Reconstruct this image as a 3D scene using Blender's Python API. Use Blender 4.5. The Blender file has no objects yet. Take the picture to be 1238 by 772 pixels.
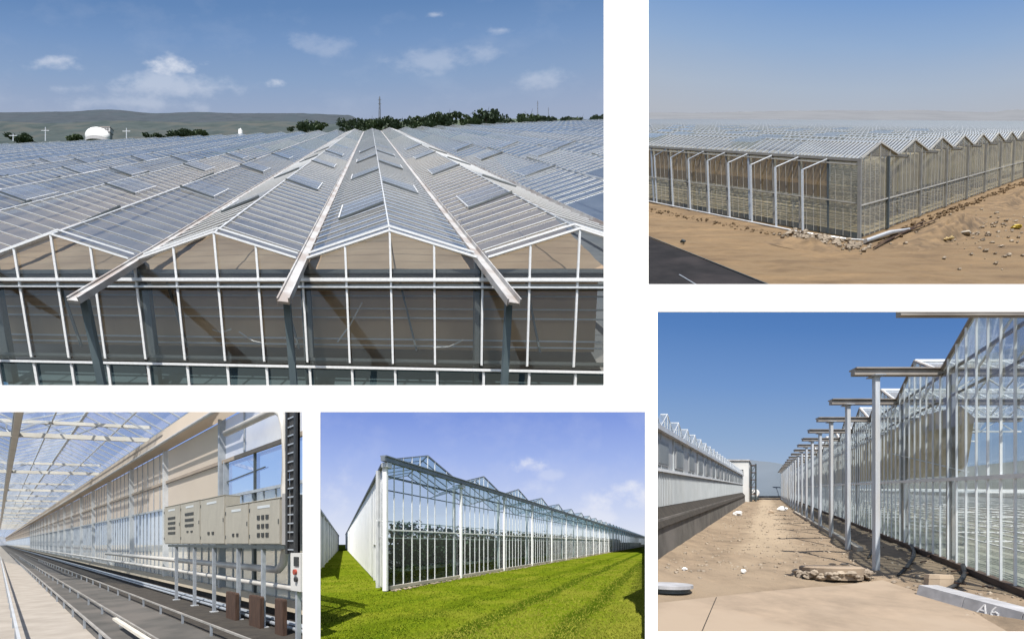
import bpy, bmesh, math, random
from mathutils import Vector as V, noise as mnoise
random.seed(7)
S = bpy.context.scene
COL = S.collection
R = math.radians
EYE = 2.2                      # eye height above the lower ground

# ------------------------------------------------------------ camera, sky, sun, exposure
cam = bpy.data.cameras.new('camera'); co = bpy.data.objects.new('camera', cam); COL.objects.link(co)
co.location = (0, 0, EYE); co.rotation_euler = (R(90), 0, 0)
cam.sensor_width = 36; cam.lens = 36*500/1238; cam.shift_y = 270/1238
cam.clip_start = .1; cam.clip_end = 30000
S.camera = co
SUN_EL, SUN_AZ = R(57), R(3)           # sun behind the viewer, to the left
sd = V((-math.cos(SUN_EL)*math.sin(SUN_AZ), -math.cos(SUN_EL)*math.cos(SUN_AZ), math.sin(SUN_EL)))
w = bpy.data.worlds.new('World'); S.world = w; w.use_nodes = True
nt = w.node_tree; bg = nt.nodes['Background']
sk = nt.nodes.new('ShaderNodeTexSky'); sk.sky_type = 'NISHITA'; sk.sun_disc = False
sk.sun_elevation = SUN_EL; sk.sun_rotation = math.atan2(sd.x, sd.y)
nt.links.new(sk.outputs[0], bg.inputs[0]); bg.inputs[1].default_value = .1
sl = bpy.data.lights.new('sun', 'SUN'); sl.energy = 4.6; sl.angle = R(.5); sl.color = (1, .95, .87)
so = bpy.data.objects.new('sun', sl); COL.objects.link(so)
so.rotation_euler = (-sd).to_track_quat('-Z', 'Y').to_euler()
EV = .62
S.view_settings.view_transform = 'Standard'; S.view_settings.look = 'None'
S.view_settings.gamma = 1; S.view_settings.exposure = EV
S.render.engine = 'CYCLES'
S.cycles.max_bounces = 8; S.cycles.transparent_max_bounces = 40
S.cycles.diffuse_bounces = 3; S.cycles.glossy_bounces = 3; S.cycles.use_denoising = True
S.cycles.caustics_reflective = False; S.cycles.caustics_refractive = False

# ------------------------------------------------------------ helpers
def lin(c): return tuple((x/255/12.92 if x/255 <= .04045 else ((x/255+.055)/1.055)**2.4) for x in c)
def at(px, py, Y): return V(((px-619)/500*Y, Y, EYE+(656-py)/500*Y))
BASE = {}
CUT = []                       # vertical and sloping planes where one view ends behind the white wall
def cut_to(x0, x1, y0, y1):
    CUT.clear()
    for px, sg in ((x0, -1), (x1, 1)): CUT.append(V((sg, -sg*(px-619)/500, 0)))
    for py, sg in ((y0, 1), (y1, -1)): CUT.append(V((0, -sg*(656-py)/500, sg)))
GONE = object()                # stands for a piece that fell wholly outside
class Frame:
    def __init__(s, o, a, b, c): s.o, s.a, s.b, s.c = V(o), V(a), V(b), V(c)
    def __call__(s, u, v, w=0): return s.o+s.a*u+s.b*v+s.c*w
class MB:
    def __init__(s): s.v = []; s.f = []
    def poly(s, *p):
        n = len(s.v); s.v += [V(q) for q in p]; s.f.append(tuple(range(n, n+len(p)))); return s
    def hexa(s, a, b):                 # two rings of equal length -> closed prism
        n = len(s.v); k = len(a); s.v += [V(q) for q in a]+[V(q) for q in b]
        s.f.append(tuple(range(n+k-1, n-1, -1))); s.f.append(tuple(range(n+k, n+2*k)))
        for i in range(k):
            j = (i+1) % k; s.f.append((n+i, n+j, n+k+j, n+k+i))
        return s
    def bar(s, p, q, wd, ht=None, up=(0, 0, 1)):
        p, q = V(p), V(q); ht = wd if ht is None else ht
        d = (q-p).normalized(); up = V(up)
        x = d.cross(up)
        if x.length < 1e-4: x = d.cross(V((0, 1, 0)))
        x.normalize(); y = x.cross(d)
        x *= wd/2; y *= ht/2
        return s.hexa([p-x-y, p+x-y, p+x+y, p-x+y], [q-x-y, q+x-y, q+x+y, q-x+y])
    def box(s, fr, u0, u1, v0, v1, w0, w1):
        return s.hexa([fr(u0, v0, w0), fr(u1, v0, w0), fr(u1, v1, w0), fr(u0, v1, w0)],
                      [fr(u0, v0, w1), fr(u1, v0, w1), fr(u1, v1, w1), fr(u0, v1, w1)])
    def tube(s, pts, r, n=8):
        pts = [V(p) for p in pts]; rings = []
        for i, p in enumerate(pts):
            d = (pts[min(i+1, len(pts)-1)]-pts[max(i-1, 0)]).normalized()
            x = d.cross(V((0, 0, 1)))
            if x.length < 1e-3: x = d.cross(V((0, 1, 0)))
            x.normalize(); y = x.cross(d)
            rr = r[i] if isinstance(r, (list, tuple)) else r
            rings.append([p+(x*math.cos(2*math.pi*k/n)+y*math.sin(2*math.pi*k/n))*rr for k in range(n)])
        b = len(s.v)
        for rg in rings: s.v += rg
        for i in range(len(rings)-1):
            for k in range(n):
                j = (k+1) % n; s.f.append((b+i*n+k, b+i*n+j, b+(i+1)*n+j, b+(i+1)*n+k))
        s.f.append(tuple(b+k for k in range(n-1, -1, -1))); s.f.append(tuple(b+(len(rings)-1)*n+k for k in range(n)))
        return s
    def lump(s, c, r, sq=(1, 1, 1), rough=.25, n=6, m=4):
        b = len(s.v); c = V(c); sd_ = random.random()*100
        for i in range(m+1):
            th = math.pi*i/m
            for k in range(n):
                ph = 2*math.pi*k/n
                d = V((math.sin(th)*math.cos(ph), math.sin(th)*math.sin(ph), math.cos(th)))
                rr = r*(1+rough*mnoise.noise(d*1.7+V((sd_, 0, 0)))*2)
                s.v.append(c+V((d.x*sq[0], d.y*sq[1], d.z*sq[2]))*rr)
        for i in range(m):
            for k in range(n):
                j = (k+1) % n; s.f.append((b+i*n+k, b+(i+1)*n+k, b+(i+1)*n+j, b+i*n+j))
        return s
    def build(s, name, mat, parent=None, loc=None, smooth=False):
        if parent is GONE or not s.v: return GONE
        out = set()
        for nrm in CUT:
            ds = [nrm.x*v.x+nrm.y*v.y+nrm.z*(v.z-EYE) for v in s.v]
            if min(ds) > 0: return GONE
            if max(ds) > 0: out.add(tuple(nrm))
        if parent is not None: base = BASE[parent]
        else:
            base = V(loc) if loc is not None else V((0, 0, 0))
        me = bpy.data.meshes.new(name); me.from_pydata([v-base for v in s.v], [], s.f)
        me.materials.append(mat); me.update()
        if out:
            bm = bmesh.new(); bm.from_mesh(me)
            for nrm in out:
                bmesh.ops.bisect_plane(bm, geom=bm.verts[:]+bm.edges[:]+bm.faces[:], plane_co=V((0, 0, EYE))-base, plane_no=V(nrm), clear_outer=True)
            if not bm.faces: bm.free(); return GONE
            bm.to_mesh(me); bm.free()
        if smooth: me.polygons.foreach_set('use_smooth', [True]*len(me.polygons))
        o = bpy.data.objects.new(name, me); COL.objects.link(o)
        if parent is not None: o.parent = parent
        else: o.location = base
        BASE[o] = base
        return o
def tag(o, label=None, cat=None, group=None, kind=None):
    if o is GONE: return o
    if label: o['label'] = label
    if cat: o['category'] = cat
    if group: o['group'] = group
    if kind: o['kind'] = kind
    return o
def thing(name, label, cat, loc, group=None):
    o = bpy.data.objects.new(name, None); COL.objects.link(o); o.location = loc; o.empty_display_size = .2
    BASE[o] = V(loc)
    return tag(o, label, cat, group)
def copy_tree(o, loc, label, scale=1.0, rz=0):
    c = o.copy(); COL.objects.link(c); c.location = loc; c.scale = (scale,)*3 if not isinstance(scale, tuple) else scale
    c.rotation_euler.z = rz; c['label'] = label
    for ch in list(o.children):
        d = ch.copy(); COL.objects.link(d); d.parent = c
    return c

# ------------------------------------------------------------ materials
def newmat(name):
    m = bpy.data.materials.new(name); m.use_nodes = True; n = m.node_tree.nodes
    return m, m.node_tree, n['Principled BSDF'], n['Material Output']
def pm(name, c1, c2=None, sc=4, rough=.6, metal=0, bump=0, detail=6, stretch=None, lo=.35, hi=.65, c3=None, sc3=.1, bdist=.05, spec=.5, nr=.5):
    m, t, p, o = newmat(name); N = t.nodes.new; L = t.links.new
    p.inputs['Roughness'].default_value = rough; p.inputs['Metallic'].default_value = metal
    p.inputs['Specular IOR Level'].default_value = spec
    if c2 is None: c2 = tuple(x*.85 for x in c1)
    tc = N('ShaderNodeTexCoord'); src = tc.outputs['Object']
    if stretch:
        mp = N('ShaderNodeMapping'); L(src, mp.inputs[0]); mp.inputs['Scale'].default_value = stretch; src = mp.outputs[0]
    nz = N('ShaderNodeTexNoise'); nz.inputs['Scale'].default_value = sc; nz.inputs['Detail'].default_value = detail; nz.inputs['Roughness'].default_value = nr
    L(src, nz.inputs['Vector'])
    rp = N('ShaderNodeValToRGB'); rp.color_ramp.elements[0].position = lo; rp.color_ramp.elements[1].position = hi
    rp.color_ramp.elements[0].color = (*c1, 1); rp.color_ramp.elements[1].color = (*c2, 1)
    L(nz.outputs[0], rp.inputs[0]); out = rp.outputs[0]
    if c3:
        n2 = N('ShaderNodeTexNoise'); n2.inputs['Scale'].default_value = sc3; n2.inputs['Detail'].default_value = 4
        L(src, n2.inputs['Vector'])
        r2 = N('ShaderNodeValToRGB'); r2.color_ramp.elements[0].position = .48; r2.color_ramp.elements[1].position = .62
        L(n2.outputs[0], r2.inputs[0])
        mx = N('ShaderNodeMix'); mx.data_type = 'RGBA'; L(r2.outputs[0], mx.inputs[0]); L(out, mx.inputs[6])
        mx.inputs[7].default_value = (*c3, 1); out = mx.outputs[2]
    L(out, p.inputs['Base Color'])
    if bump:
        b = N('ShaderNodeBump'); b.inputs['Strength'].default_value = bump; b.inputs['Distance'].default_value = bdist
        L(nz.outputs[0], b.inputs['Height']); L(b.outputs[0], p.inputs['Normal'])
    return m
def glass(name, tint=(.85, .92, .93), refl=.1, rough=.03, milk=0, milk_c=(.7, .75, .8), sc=.5, edge=.55):
    """clear pane: see-through, mirror-like at grazing angles, a dusty film as 'milk'"""
    m, t, p, o = newmat(name); t.nodes.remove(p); N = t.nodes.new; L = t.links.new
    tr = N('ShaderNodeBsdfTransparent'); tr.inputs[0].default_value = (*tint, 1)
    gl = N('ShaderNodeBsdfGlossy'); gl.inputs['Roughness'].default_value = rough; gl.inputs[0].default_value = (.95, .97, 1, 1)
    lw = N('ShaderNodeLayerWeight'); lw.inputs[0].default_value = .35
    mr = N('ShaderNodeMapRange'); mr.inputs[3].default_value = refl; mr.inputs[4].default_value = edge
    L(lw.outputs['Facing'], mr.inputs[0])
    m1 = N('ShaderNodeMixShader'); L(mr.outputs[0], m1.inputs[0]); L(tr.outputs[0], m1.inputs[1]); L(gl.outputs[0], m1.inputs[2])
    last = m1
    if milk:
        df = N('ShaderNodeBsdfDiffuse'); df.inputs[0].default_value = (*milk_c, 1)
        tl = N('ShaderNodeBsdfTranslucent'); tl.inputs[0].default_value = (*milk_c, 1)
        md = N('ShaderNodeMixShader'); md.inputs[0].default_value = .4; L(df.outputs[0], md.inputs[1]); L(tl.outputs[0], md.inputs[2])
        tc = N('ShaderNodeTexCoord'); nz = N('ShaderNodeTexNoise'); nz.inputs['Scale'].default_value = sc; nz.inputs['Detail'].default_value = 5
        L(tc.outputs['Object'], nz.inputs['Vector'])
        m2r = N('ShaderNodeMapRange'); m2r.inputs[1].default_value = .3; m2r.inputs[2].default_value = .7
        m2r.inputs[3].default_value = milk*.65; m2r.inputs[4].default_value = min(1, milk*1.35)
        L(nz.outputs[0], m2r.inputs[0])
        m2 = N('ShaderNodeMixShader'); L(m2r.outputs[0], m2.inputs[0]); L(m1.outputs[0], m2.inputs[1]); L(md.outputs[0], m2.inputs[2])
        last = m2
    L(last.outputs[0], o.inputs['Surface'])
    return m
def cloth(name, c1, c2, through=.4, see=.0, sc=.3):
    m, t, p, o = newmat(name); t.nodes.remove(p); N = t.nodes.new; L = t.links.new
    tc = N('ShaderNodeTexCoord'); nz = N('ShaderNodeTexNoise'); nz.inputs['Scale'].default_value = sc; nz.inputs['Detail'].default_value = 6
    L(tc.outputs['Object'], nz.inputs['Vector'])
    rp = N('ShaderNodeValToRGB'); rp.color_ramp.elements[0].position = .35; rp.color_ramp.elements[1].position = .65
    rp.color_ramp.elements[0].color = (*c1, 1); rp.color_ramp.elements[1].color = (*c2, 1); L(nz.outputs[0], rp.inputs[0])
    df = N('ShaderNodeBsdfDiffuse'); tl = N('ShaderNodeBsdfTranslucent'); L(rp.outputs[0], df.inputs[0]); L(rp.outputs[0], tl.inputs[0])
    mx = N('ShaderNodeMixShader'); mx.inputs[0].default_value = through; L(df.outputs[0], mx.inputs[1]); L(tl.outputs[0], mx.inputs[2]); last = mx
    if see:
        tr = N('ShaderNodeBsdfTransparent'); m3 = N('ShaderNodeMixShader'); m3.inputs[0].default_value = see
        L(mx.outputs[0], m3.inputs[1]); L(tr.outputs[0], m3.inputs[2]); last = m3
    L(last.outputs[0], o.inputs['Surface']); return m
def sky_mat(name, stops, clouds=(), haze_noise=.0, cloud_c=(235, 238, 245), nscale=(9, 1, 16)):
    """sky that gives off its own light: vertical gradient plus soft clouds (centre u,v, radius u,v, density)"""
    m, t, p, o = newmat(name); t.nodes.remove(p); N = t.nodes.new; L = t.links.new
    tc = N('ShaderNodeTexCoord'); sp = N('ShaderNodeSeparateXYZ'); L(tc.outputs['Generated'], sp.inputs[0])
    rp = N('ShaderNodeValToRGB'); el = rp.color_ramp.elements
    while len(el) < len(stops): el.new(.5)
    for e, (pos, c) in zip(el, stops): e.position = pos; e.color = (*lin(c), 1)
    L(sp.outputs[2], rp.inputs[0]); out = rp.outputs[0]
    mp = N('ShaderNodeMapping'); mp.inputs['Scale'].default_value = nscale; L(tc.outputs['Generated'], mp.inputs[0])
    nz = N('ShaderNodeTexNoise'); nz.inputs['Scale'].default_value = 1; nz.inputs['Detail'].default_value = 9; nz.inputs['Roughness'].default_value = .58
    L(mp.outputs[0], nz.inputs['Vector'])
    def math_(op, a, b=None):
        n = N('ShaderNodeMath'); n.operation = op
        for i, x in enumerate((a, b)):
            if x is None: continue
            if isinstance(x, (int, float)): n.inputs[i].default_value = x
            else: L(x, n.inputs[i])
        return n.outputs[0]
    tot = None
    for (u, v, ru, rv, dn) in clouds:
        a = math_('DIVIDE', math_('SUBTRACT', sp.outputs[0], u), ru); b = math_('DIVIDE', math_('SUBTRACT', sp.outputs[2], v), rv)
        d = math_('SQRT', math_('ADD', math_('MULTIPLY', a, a), math_('MULTIPLY', b, b)))
        q = math_('MULTIPLY', math_('SUBTRACT', 1, d), 1.0)
        q = math_('ADD', q, math_('MULTIPLY', math_('SUBTRACT', nz.outputs[0], .56), 4.2))
        mr = N('ShaderNodeMapRange'); mr.interpolation_type = 'SMOOTHSTEP'; L(q, mr.inputs[0])
        mr.inputs[1].default_value = .02; mr.inputs[2].default_value = 1.0; mr.inputs[4].default_value = dn
        fall = N('ShaderNodeMapRange'); fall.interpolation_type = 'SMOOTHSTEP'; L(d, fall.inputs[0])
        fall.inputs[1].default_value = 1.5; fall.inputs[2].default_value = .6
        g = math_('MULTIPLY', mr.outputs[0], fall.outputs[0])
        tot = g if tot is None else math_('MAXIMUM', tot, g)
    if haze_noise:
        hz = math_('MULTIPLY', math_('MAXIMUM', math_('SUBTRACT', nz.outputs[0], .5), 0), haze_noise)
        tot = hz if tot is None else math_('MAXIMUM', tot, hz)
    if tot is not None:
        mx = N('ShaderNodeMix'); mx.data_type = 'RGBA'; L(tot, mx.inputs[0]); L(out, mx.inputs[6]); mx.inputs[7].default_value = (*lin(cloud_c), 1); out = mx.outputs[2]
    em = N('ShaderNodeEmission'); L(out, em.inputs[0]); em.inputs[1].default_value = 1/2**EV
    L(em.outputs[0], o.inputs['Surface']); return m

M_white = pm('white_paint', (.82, .82, .82), (.74, .74, .73), 3, .45)
M_alu = pm('aluminium', (.66, .68, .70), (.55, .57, .59), 2, .38, .35)
M_alu_bright = pm('bright_aluminium', (.80, .81, .82), (.70, .71, .72), 2, .4, .1)
M_galv = pm('galvanised_steel', (.42, .45, .49), (.32, .35, .39), 5, .45, .4)
M_dark = pm('dark_steel', (.07, .085, .09), (.05, .06, .065), 3, .5, .2)
M_black = pm('black_plastic', (.018, .018, .02), (.03, .03, .03), 8, .5)
M_gutter = pm('gutter_zinc', (.46, .46, .46), (.36, .35, .345), .25, .5, .15, stretch=(1, 1, 1), c3=(.31, .275, .255), sc3=.12)
M_conc = pm('concrete', (.42, .38, .33), (.33, .30, .26), 2.5, .9, 0, .25, c3=(.48, .43, .36), sc3=.5)
M_conc_g = pm('grey_concrete', (.40, .40, .42), (.28, .28, .29), 3, .9, 0, .3)
M_soil_shade = pm('dark_soil', (.026, .022, .018), (.045, .038, .03), 3, .95, 0, .6)  # near-black soil; also stands in for shade in the ditch and under the plinth
M_wood = pm('weathered_wood', (.07, .036, .022), (.04, .021, .013), 3, .85, 0, .3, stretch=(6, 6, 1))
M_rock = pm('rubble_stone', (.36, .30, .23), (.22, .18, .14), 3, .95, 0, .4)

# rolling ground sheet
def bumpy(fr, us, ds, hf, name, mat, kind='structure'):
    b = MB()
    for d in ds:
        for u in us: b.v.append(fr(u, d, hf(u, d)))
    n = len(us)
    for j in range(len(ds)-1):
        for i in range(n-1): a = j*n+i; b.f.append((a, a+1, a+n+1, a+n))
    return tag(b.build(name, mat, smooth=True), kind=kind)
# ------------------------------------------------------------ white wall with five openings, open at the outer edges
DW = 3.5
xs = [-260, 366, 387, 730, 780, 784, 795, 1500]; ys = [-14, 343.5, 376.5, 465.5, 497.5, 763, 772, 968]
holes = [(-999, 730, -999, 465.5), (784, 1999, -999, 343.5), (795, 1999, 376.5, 763), (387, 780, 497.5, 1999), (-999, 366, 497.5, 1999)]
solid = lambda i, j: 0 <= i < len(xs)-1 and 0 <= j < len(ys)-1 and not any(a <= (xs[i]+xs[i+1])/2 <= b and c <= (ys[j]+ys[j+1])/2 <= d for a, b, c, d in holes)
b = MB()
pf = lambda x, y: at(x, y, DW)
pk = lambda x, y: at(x, y, DW)+V((0, .008, 0))
for i in range(len(xs)-1):
    for j in range(len(ys)-1):
        if not solid(i, j): continue
        x0, x1, y0, y1 = xs[i], xs[i+1], ys[j], ys[j+1]
        b.poly(pf(x0, y1), pf(x1, y1), pf(x1, y0), pf(x0, y0)); b.poly(pk(x0, y0), pk(x1, y0), pk(x1, y1), pk(x0, y1))
        if not solid(i-1, j): b.poly(pf(x0, y0), pk(x0, y0), pk(x0, y1), pf(x0, y1))
        if not solid(i+1, j): b.poly(pf(x1, y1), pk(x1, y1), pk(x1, y0), pf(x1, y0))
        if not solid(i, j-1): b.poly(pf(x1, y0), pk(x1, y0), pk(x0, y0), pf(x0, y0))
        if not solid(i, j+1): b.poly(pf(x0, y1), pk(x0, y1), pk(x1, y1), pf(x1, y1))
M_wall = pm('white_wall_paint', (.9, .9, .9), (.88, .88, .88), 1, .8, spec=.2)
tag(b.build('white_wall', M_wall), 'plain white wall with five rectangular openings framing the views', 'wall', kind='structure')
b = MB(); b.poly((-14, -12, 0), (14, -12, 0), (14, 3.6, 0), (-14, 3.6, 0))
tag(b.build('forecourt', M_conc), kind='structure')

# skies behind each opening, far beyond everything in it
def skydrop(name, x0, x1, y0, y1, Y, mat):
    n = 16; b = MB(); rows = []
    for k in range(n+1):                      # a gently bowed sheet of sky
        u = k/n; x = x0+(x1-x0)*u; yy = Y*(1+.04*math.sin(math.pi*u))
        rows.append((at(x, y1, yy), at(x, y0, yy)))
    for k in range(n): b.poly(rows[k][0], rows[k+1][0], rows[k+1][1], rows[k][1])
    return tag(b.build(name, mat), kind='structure')
u1 = lambda x: (x+100)/857; v1 = lambda y: (230-y)/290
skydrop('sky', -100, 757, -60, 230, 7000, sky_mat('sky_deep', [(0, (168, 180, 200)), (v1(135), (158, 172, 198)), (v1(90), (138, 163, 198)), (v1(45), (118, 150, 194)), (v1(5), (100, 136, 184)), (1, (90, 126, 176))],
    [(u1(202), v1(74), .07, .055, .95), (u1(200), v1(98), .12, .11, .42), (u1(325), v1(92), .03, .04, .9), (u1(38), v1(78), .075, .06, .65), (u1(60), v1(106), .06, .04, .35), (u1(522), v1(20), .03, .02, .45),
     (u1(606), v1(42), .034, .025, .38), (u1(385), v1(45), .08, .08, .22), (u1(530), v1(72), .12, .07, .28), (u1(650), v1(98), .07, .06, .32), (u1(150), v1(118), .2, .05, .3)], .35, (224, 229, 240), (11, 1, 7)))
v2 = lambda y: (230-y)/290
skydrop('sky', 757, 1330, -60, 230, 7000, sky_mat('sky_dusty', [(0, (172, 176, 186)), (v2(134), (178, 184, 195)), (v2(100), (170, 184, 203)), (v2(50), (146, 173, 208)), (v2(0), (122, 158, 206)), (1, (108, 148, 202))], (), .15, (205, 205, 210), (4, 1, 6)))
v3 = lambda y: (640-y)/280
skydrop('sky', 787.5, 1330, 360, 640, 800, sky_mat('sky_clear', [(0, (178, 192, 208)), (v3(575), (164, 184, 210)), (v3(530), (141, 170, 208)), (v3(470), (114, 151, 203)), (v3(400), (86, 129, 189)), (1, (74, 118, 181))], (), .0))
u4 = lambda x: (x-377)/410; v4 = lambda y: (690-y)/209
skydrop('sky', 377, 787, 481, 690, 800, sky_mat('sky_summer', [(0, (228, 232, 243)), (v4(640), (218, 225, 243)), (v4(600), (190, 204, 240)), (v4(555), (160, 181, 235)), (v4(505), (128, 154, 223)), (1, (118, 145, 218))],
    [(u4(638), v4(560), .07, .09, .85), (u4(665), v4(575), .06, .05, .3), (u4(775), v4(610), .17, .16, .85), (u4(735), v4(625), .12, .09, .5), (u4(400), v4(600), .12, .22, .4), (u4(640), v4(590), .1, .08, .3)], .5, (236, 238, 247), (6, 1, 4)))
skydrop('sky', -90, 377, 481, 690, 800, sky_mat('sky_bright', [(0, (214, 224, 242)), (.35, (170, 196, 240)), (.7, (140, 172, 232)), (1, (120, 155, 222))], [(.85, .42, .12, .1, .7), (.2, .7, .3, .3, .35)], .8, (240, 242, 248), (7, 1, 5)))

cut_to(-70, 757, -100, 481)
# ============================================================ view 1: the great roof on its hillside
A = Frame((-45.72, 90, 63.76), (39.4848, -3.4, -2.187), (-30.78, 90, 92.52), (.9116, -6.6057, 38.4319))
upA = A.c.normalized(); G1 = 39.6; RH = .135
far1 = lambda t: 9.29+.164*t
def start1(t):                          # roofs begin where they pass the pier between the two upper openings
    m = 0.
    while m < 30:
        p = A(t, m, 0)
        if -90 < 619+500*p.x/p.y < 757: return m
        m += .02
    return m
M_roof1 = glass('roof_glass_dusty', (.68, .77, .86), .20, .06, .10, (.42, .48, .58), .07, .55)
M_roof1b = glass('roof_glass_hazed', (.72, .78, .82), .15, .10, .16, (.42, .44, .48), .09, .5)
M_vent1 = glass('vent_glass', (.90, .93, .96), .06, .08, .10, (.55, .58, .64), .03, .3)
M_front1 = glass('front_glass', (.90, .90, .88), .03, .02, .05, (.5, .45, .38), .05, .16)
M_low1 = glass('lower_front_glass', (.28, .42, .48), .04, .02, .08, (.10, .18, .21), .05, .22)
M_screen = cloth('tan_shade_cloth', (.42, .31, .21), (.32, .23, .155), .2, 0, .06)
M_screen_d = cloth('grey_shade_cloth', (.60, .45, .30), (.44, .32, .21), .3, 0, .05)
M_field = pm('dry_field', (.16, .16, .10), (.10, .12, .06), .02, .95)
M_under = pm('greenhouse_floor', (.17, .165, .16), (.11, .115, .12), .05, .9)
g1 = thing('greenhouse', 'vast glass roofed greenhouse seen from above, ribbed roofs running to distant hills', 'greenhouse', A(0, 0, -.7))
NL, NR = -18, 18
def bars_m(mf):
    out = []; m = .0; k = 0
    while m < mf:
        step = .0576 if m < 2.2 else (.115 if m < 5 else .23)
        out.append((m, .0062 if m < 2.2 else (.0075 if m < 5 else .010))); m += step
    return out
for t in range(NL, NR):
    mf = far1(t+.5)
    b = MB()
    for s0, s1 in ((t+.035, t+.5), (t+.5, t+.965)):
        w0, w1 = (0, RH) if s1 == t+.5 else (RH, 0)
        b.poly(A(s0, start1(s0)+.004, w0), A(s1, start1(s1)+.004, w1), A(s1, mf, w1), A(s0, mf, w0))
    roof = b.build('roof', M_roof1b if t % 4 == 1 else M_roof1, g1)
    b = MB(); mc = start1(t+.5)
    for (m, wd) in bars_m(mf):
        for s0, w0 in ((t+.035, .004), (t+.965, .004)):
            if m >= max(start1(s0), mc): b.bar(A(s0, m, w0), A(t+.5, m, RH+.004), wd*G1, .004*G1, upA)
    b.build('glazing', M_alu_bright if t % 2 else M_alu, roof)
    b = MB(); b.bar(A(t+.5, mc, RH+.006), A(t+.5, mf, RH+.006), .008*G1, .006*G1, upA); b.build('ridge_cap', M_alu, roof)
    k = 0; m = .3+.13*(t % 2)
    while m < mc: m += .40; k += 1
    while m < min(mf, 3.4):
        side = 1 if k % 2 else -1
        b = MB(); q = t+.5+side*.012; q1 = t+.5+side*.34; wl = RH-RH*.34/.465+.016
        pts = [A(q, m, RH+.012), A(q1, m, wl), A(q1, m+.19, wl), A(q, m+.19, RH+.012)]
        b.poly(*pts); v = b.build('roof_vent', M_vent1, roof)
        k += 1; m += .40
    # gutter in the valley, jutting out in front
    b = MB(); m0 = -.215 if -3 < t < 2 else start1(t)
    b.bar(A(t, m0, -.016), A(t, far1(t), -.016), .046*G1, .010*G1, upA)
    for s in (-.026, .026): b.bar(A(t+s, m0, -.010), A(t+s, far1(t), -.010), .006*G1, .026*G1, upA)
    b.build('gutter', M_gutter, g1)
# vent edges: one dark seal and one light frame round each vent
b = MB(); b2 = MB()
for t in range(-7, 8):
    mf = far1(t+.5); k = 0; m = .3+.13*(t % 2)
    while m < start1(t+.5): m += .40; k += 1
    while m < min(mf, 3.0):
        side = 1 if k % 2 else -1
        q = t+.5+side*.012; q1 = t+.5+side*.342; wl = RH-RH*.34/.465+.016
        b.bar(A(q, m-.004, RH+.02), A(q1, m-.004, wl-.004), .007*G1, .014*G1, upA)
        b2.bar(A(q1, m, wl+.004), A(q1, m+.19, wl+.004), .006*G1, .006*G1, upA)
        k += 1; m += .40
tag(b.build('vent_seal', M_dark, g1), kind='stuff'); tag(b2.build('vent_edge', M_alu_bright, g1), kind='stuff')
# front wall
def gab(t): f = t-math.floor(t); return RH*(1-abs(f-.5)/.5)
B0 = -.735
for t in range(-2, 2):
    e = .988 if t < 1 else .74
    b = MB(); b.poly(A(t+.012, 0, -.55), A(t+e, 0, -.55), A(t+e, 0, gab(t+e)-.004), A(t+.5, 0, RH-.004), A(t+.012, 0, -.005)); fp = b.build('front_panel', M_front1, g1)
    b = MB(); b.poly(A(t+.012, 0, B0), A(t+e, 0, B0), A(t+e, 0, -.57), A(t+.012, 0, -.57)); b.build('lower_front_panel', M_low1, g1)
    for q in (0, .25, .5, .74):
        b = MB(); b.bar(A(t+q, -.003, -.535), A(t+q, -.003, gab(t+q)+(.004 if q else -.02)), .0105*G1, .010*G1, A.b); b.build('mullion', M_alu_bright, g1)
        b = MB(); b.bar(A(t+q+.012, -.003, B0), A(t+q+.012, -.003, -.565), .0125*G1, .014*G1, A.b); b.build('lower_mullion', M_alu_bright, g1)
    b = MB()
    for s0, s1 in ((t+.03, t+.5), (t+(.97 if t < 1 else .73), t+.5)):
        b.bar(A(s0, -.004, gab(s0)+.004), A(s1, -.004, RH+.01), .009*G1, .010*G1, upA)
        b.bar(A(s0, .022, gab(s0)+.01), A(s1, .022, RH+.016), .007*G1, .008*G1, upA)
    b.build('verge_trim', M_alu_bright, g1)
    b = MB(); b.bar(A(t, .03, -.03), A(t, .03, B0), .05*G1, .05*G1, A.b); b.build('inner_column', M_dark, g1)
    b = MB(); b.bar(A(t, -.185, -.03), A(t, -.165, -.52), .028*G1, .03*G1, A.b); b.build('column', pm('blue_grey_steel', (.10, .135, .15), (.07, .10, .115), .2, .5) if t == -2 else bpy.data.materials['blue_grey_steel'], g1)
for wv, wd, mt in ((-.097, .016, M_alu_bright), (-.135, .008, M_alu), (-.556, .013, M_alu_bright)):
    b = MB(); b.bar(A(-2.2, -.006, wv), A(1.73, -.006, wv), .012*G1, wd*G1, upA); b.build('rail', mt, g1)
for wv, wd in ((-.075, .02), (-.15, .022), (-.542, .016)):
    b = MB(); b.bar(A(-2.2, .014, wv), A(1.73, .014, wv), .03*G1, wd*G1, upA); b.build('inner_beam', M_dark, g1)
b = MB(); b.bar(A(-2.2, .03, -.115), A(1.73, .03, -.115), .05*G1, .02*G1, upA); b.build('inner_beam', M_galv, g1)
b = MB()
for k in range(60):
    m0 = .012+.05*k; b.poly(A(-7, m0, -.112-.006*(k % 2)), A(1.72+m0*.45, m0, -.112-.006*(k % 2)), A(1.72+(m0+.05)*.45, m0+.05, -.112-.006*((k+1) % 2)), A(-7, m0+.05, -.112-.006*((k+1) % 2)))
b.build('shade_screen', M_screen, g1)
b = MB()
for k in range(39):
    t0 = -2.2+k*.1; f0 = .0015*(k % 2); f1 = .0015*((k+1) % 2)
    b.poly(A(t0, .07+f0, -.545), A(t0+.1, .07+f1, -.545), A(t0+.1, .07+f1, -.16), A(t0, .07+f0, -.16))
b.build('wall_screen', M_screen_d, g1)
for k in range(5):
    t0 = -1.6+k*.72
    b = MB(); b.bar(A(t0, .05, -.16), A(t0+.09, .05, -.53), .012*G1, .012*G1, A.b); b.build('screen_strut', M_dark, g1)
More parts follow.
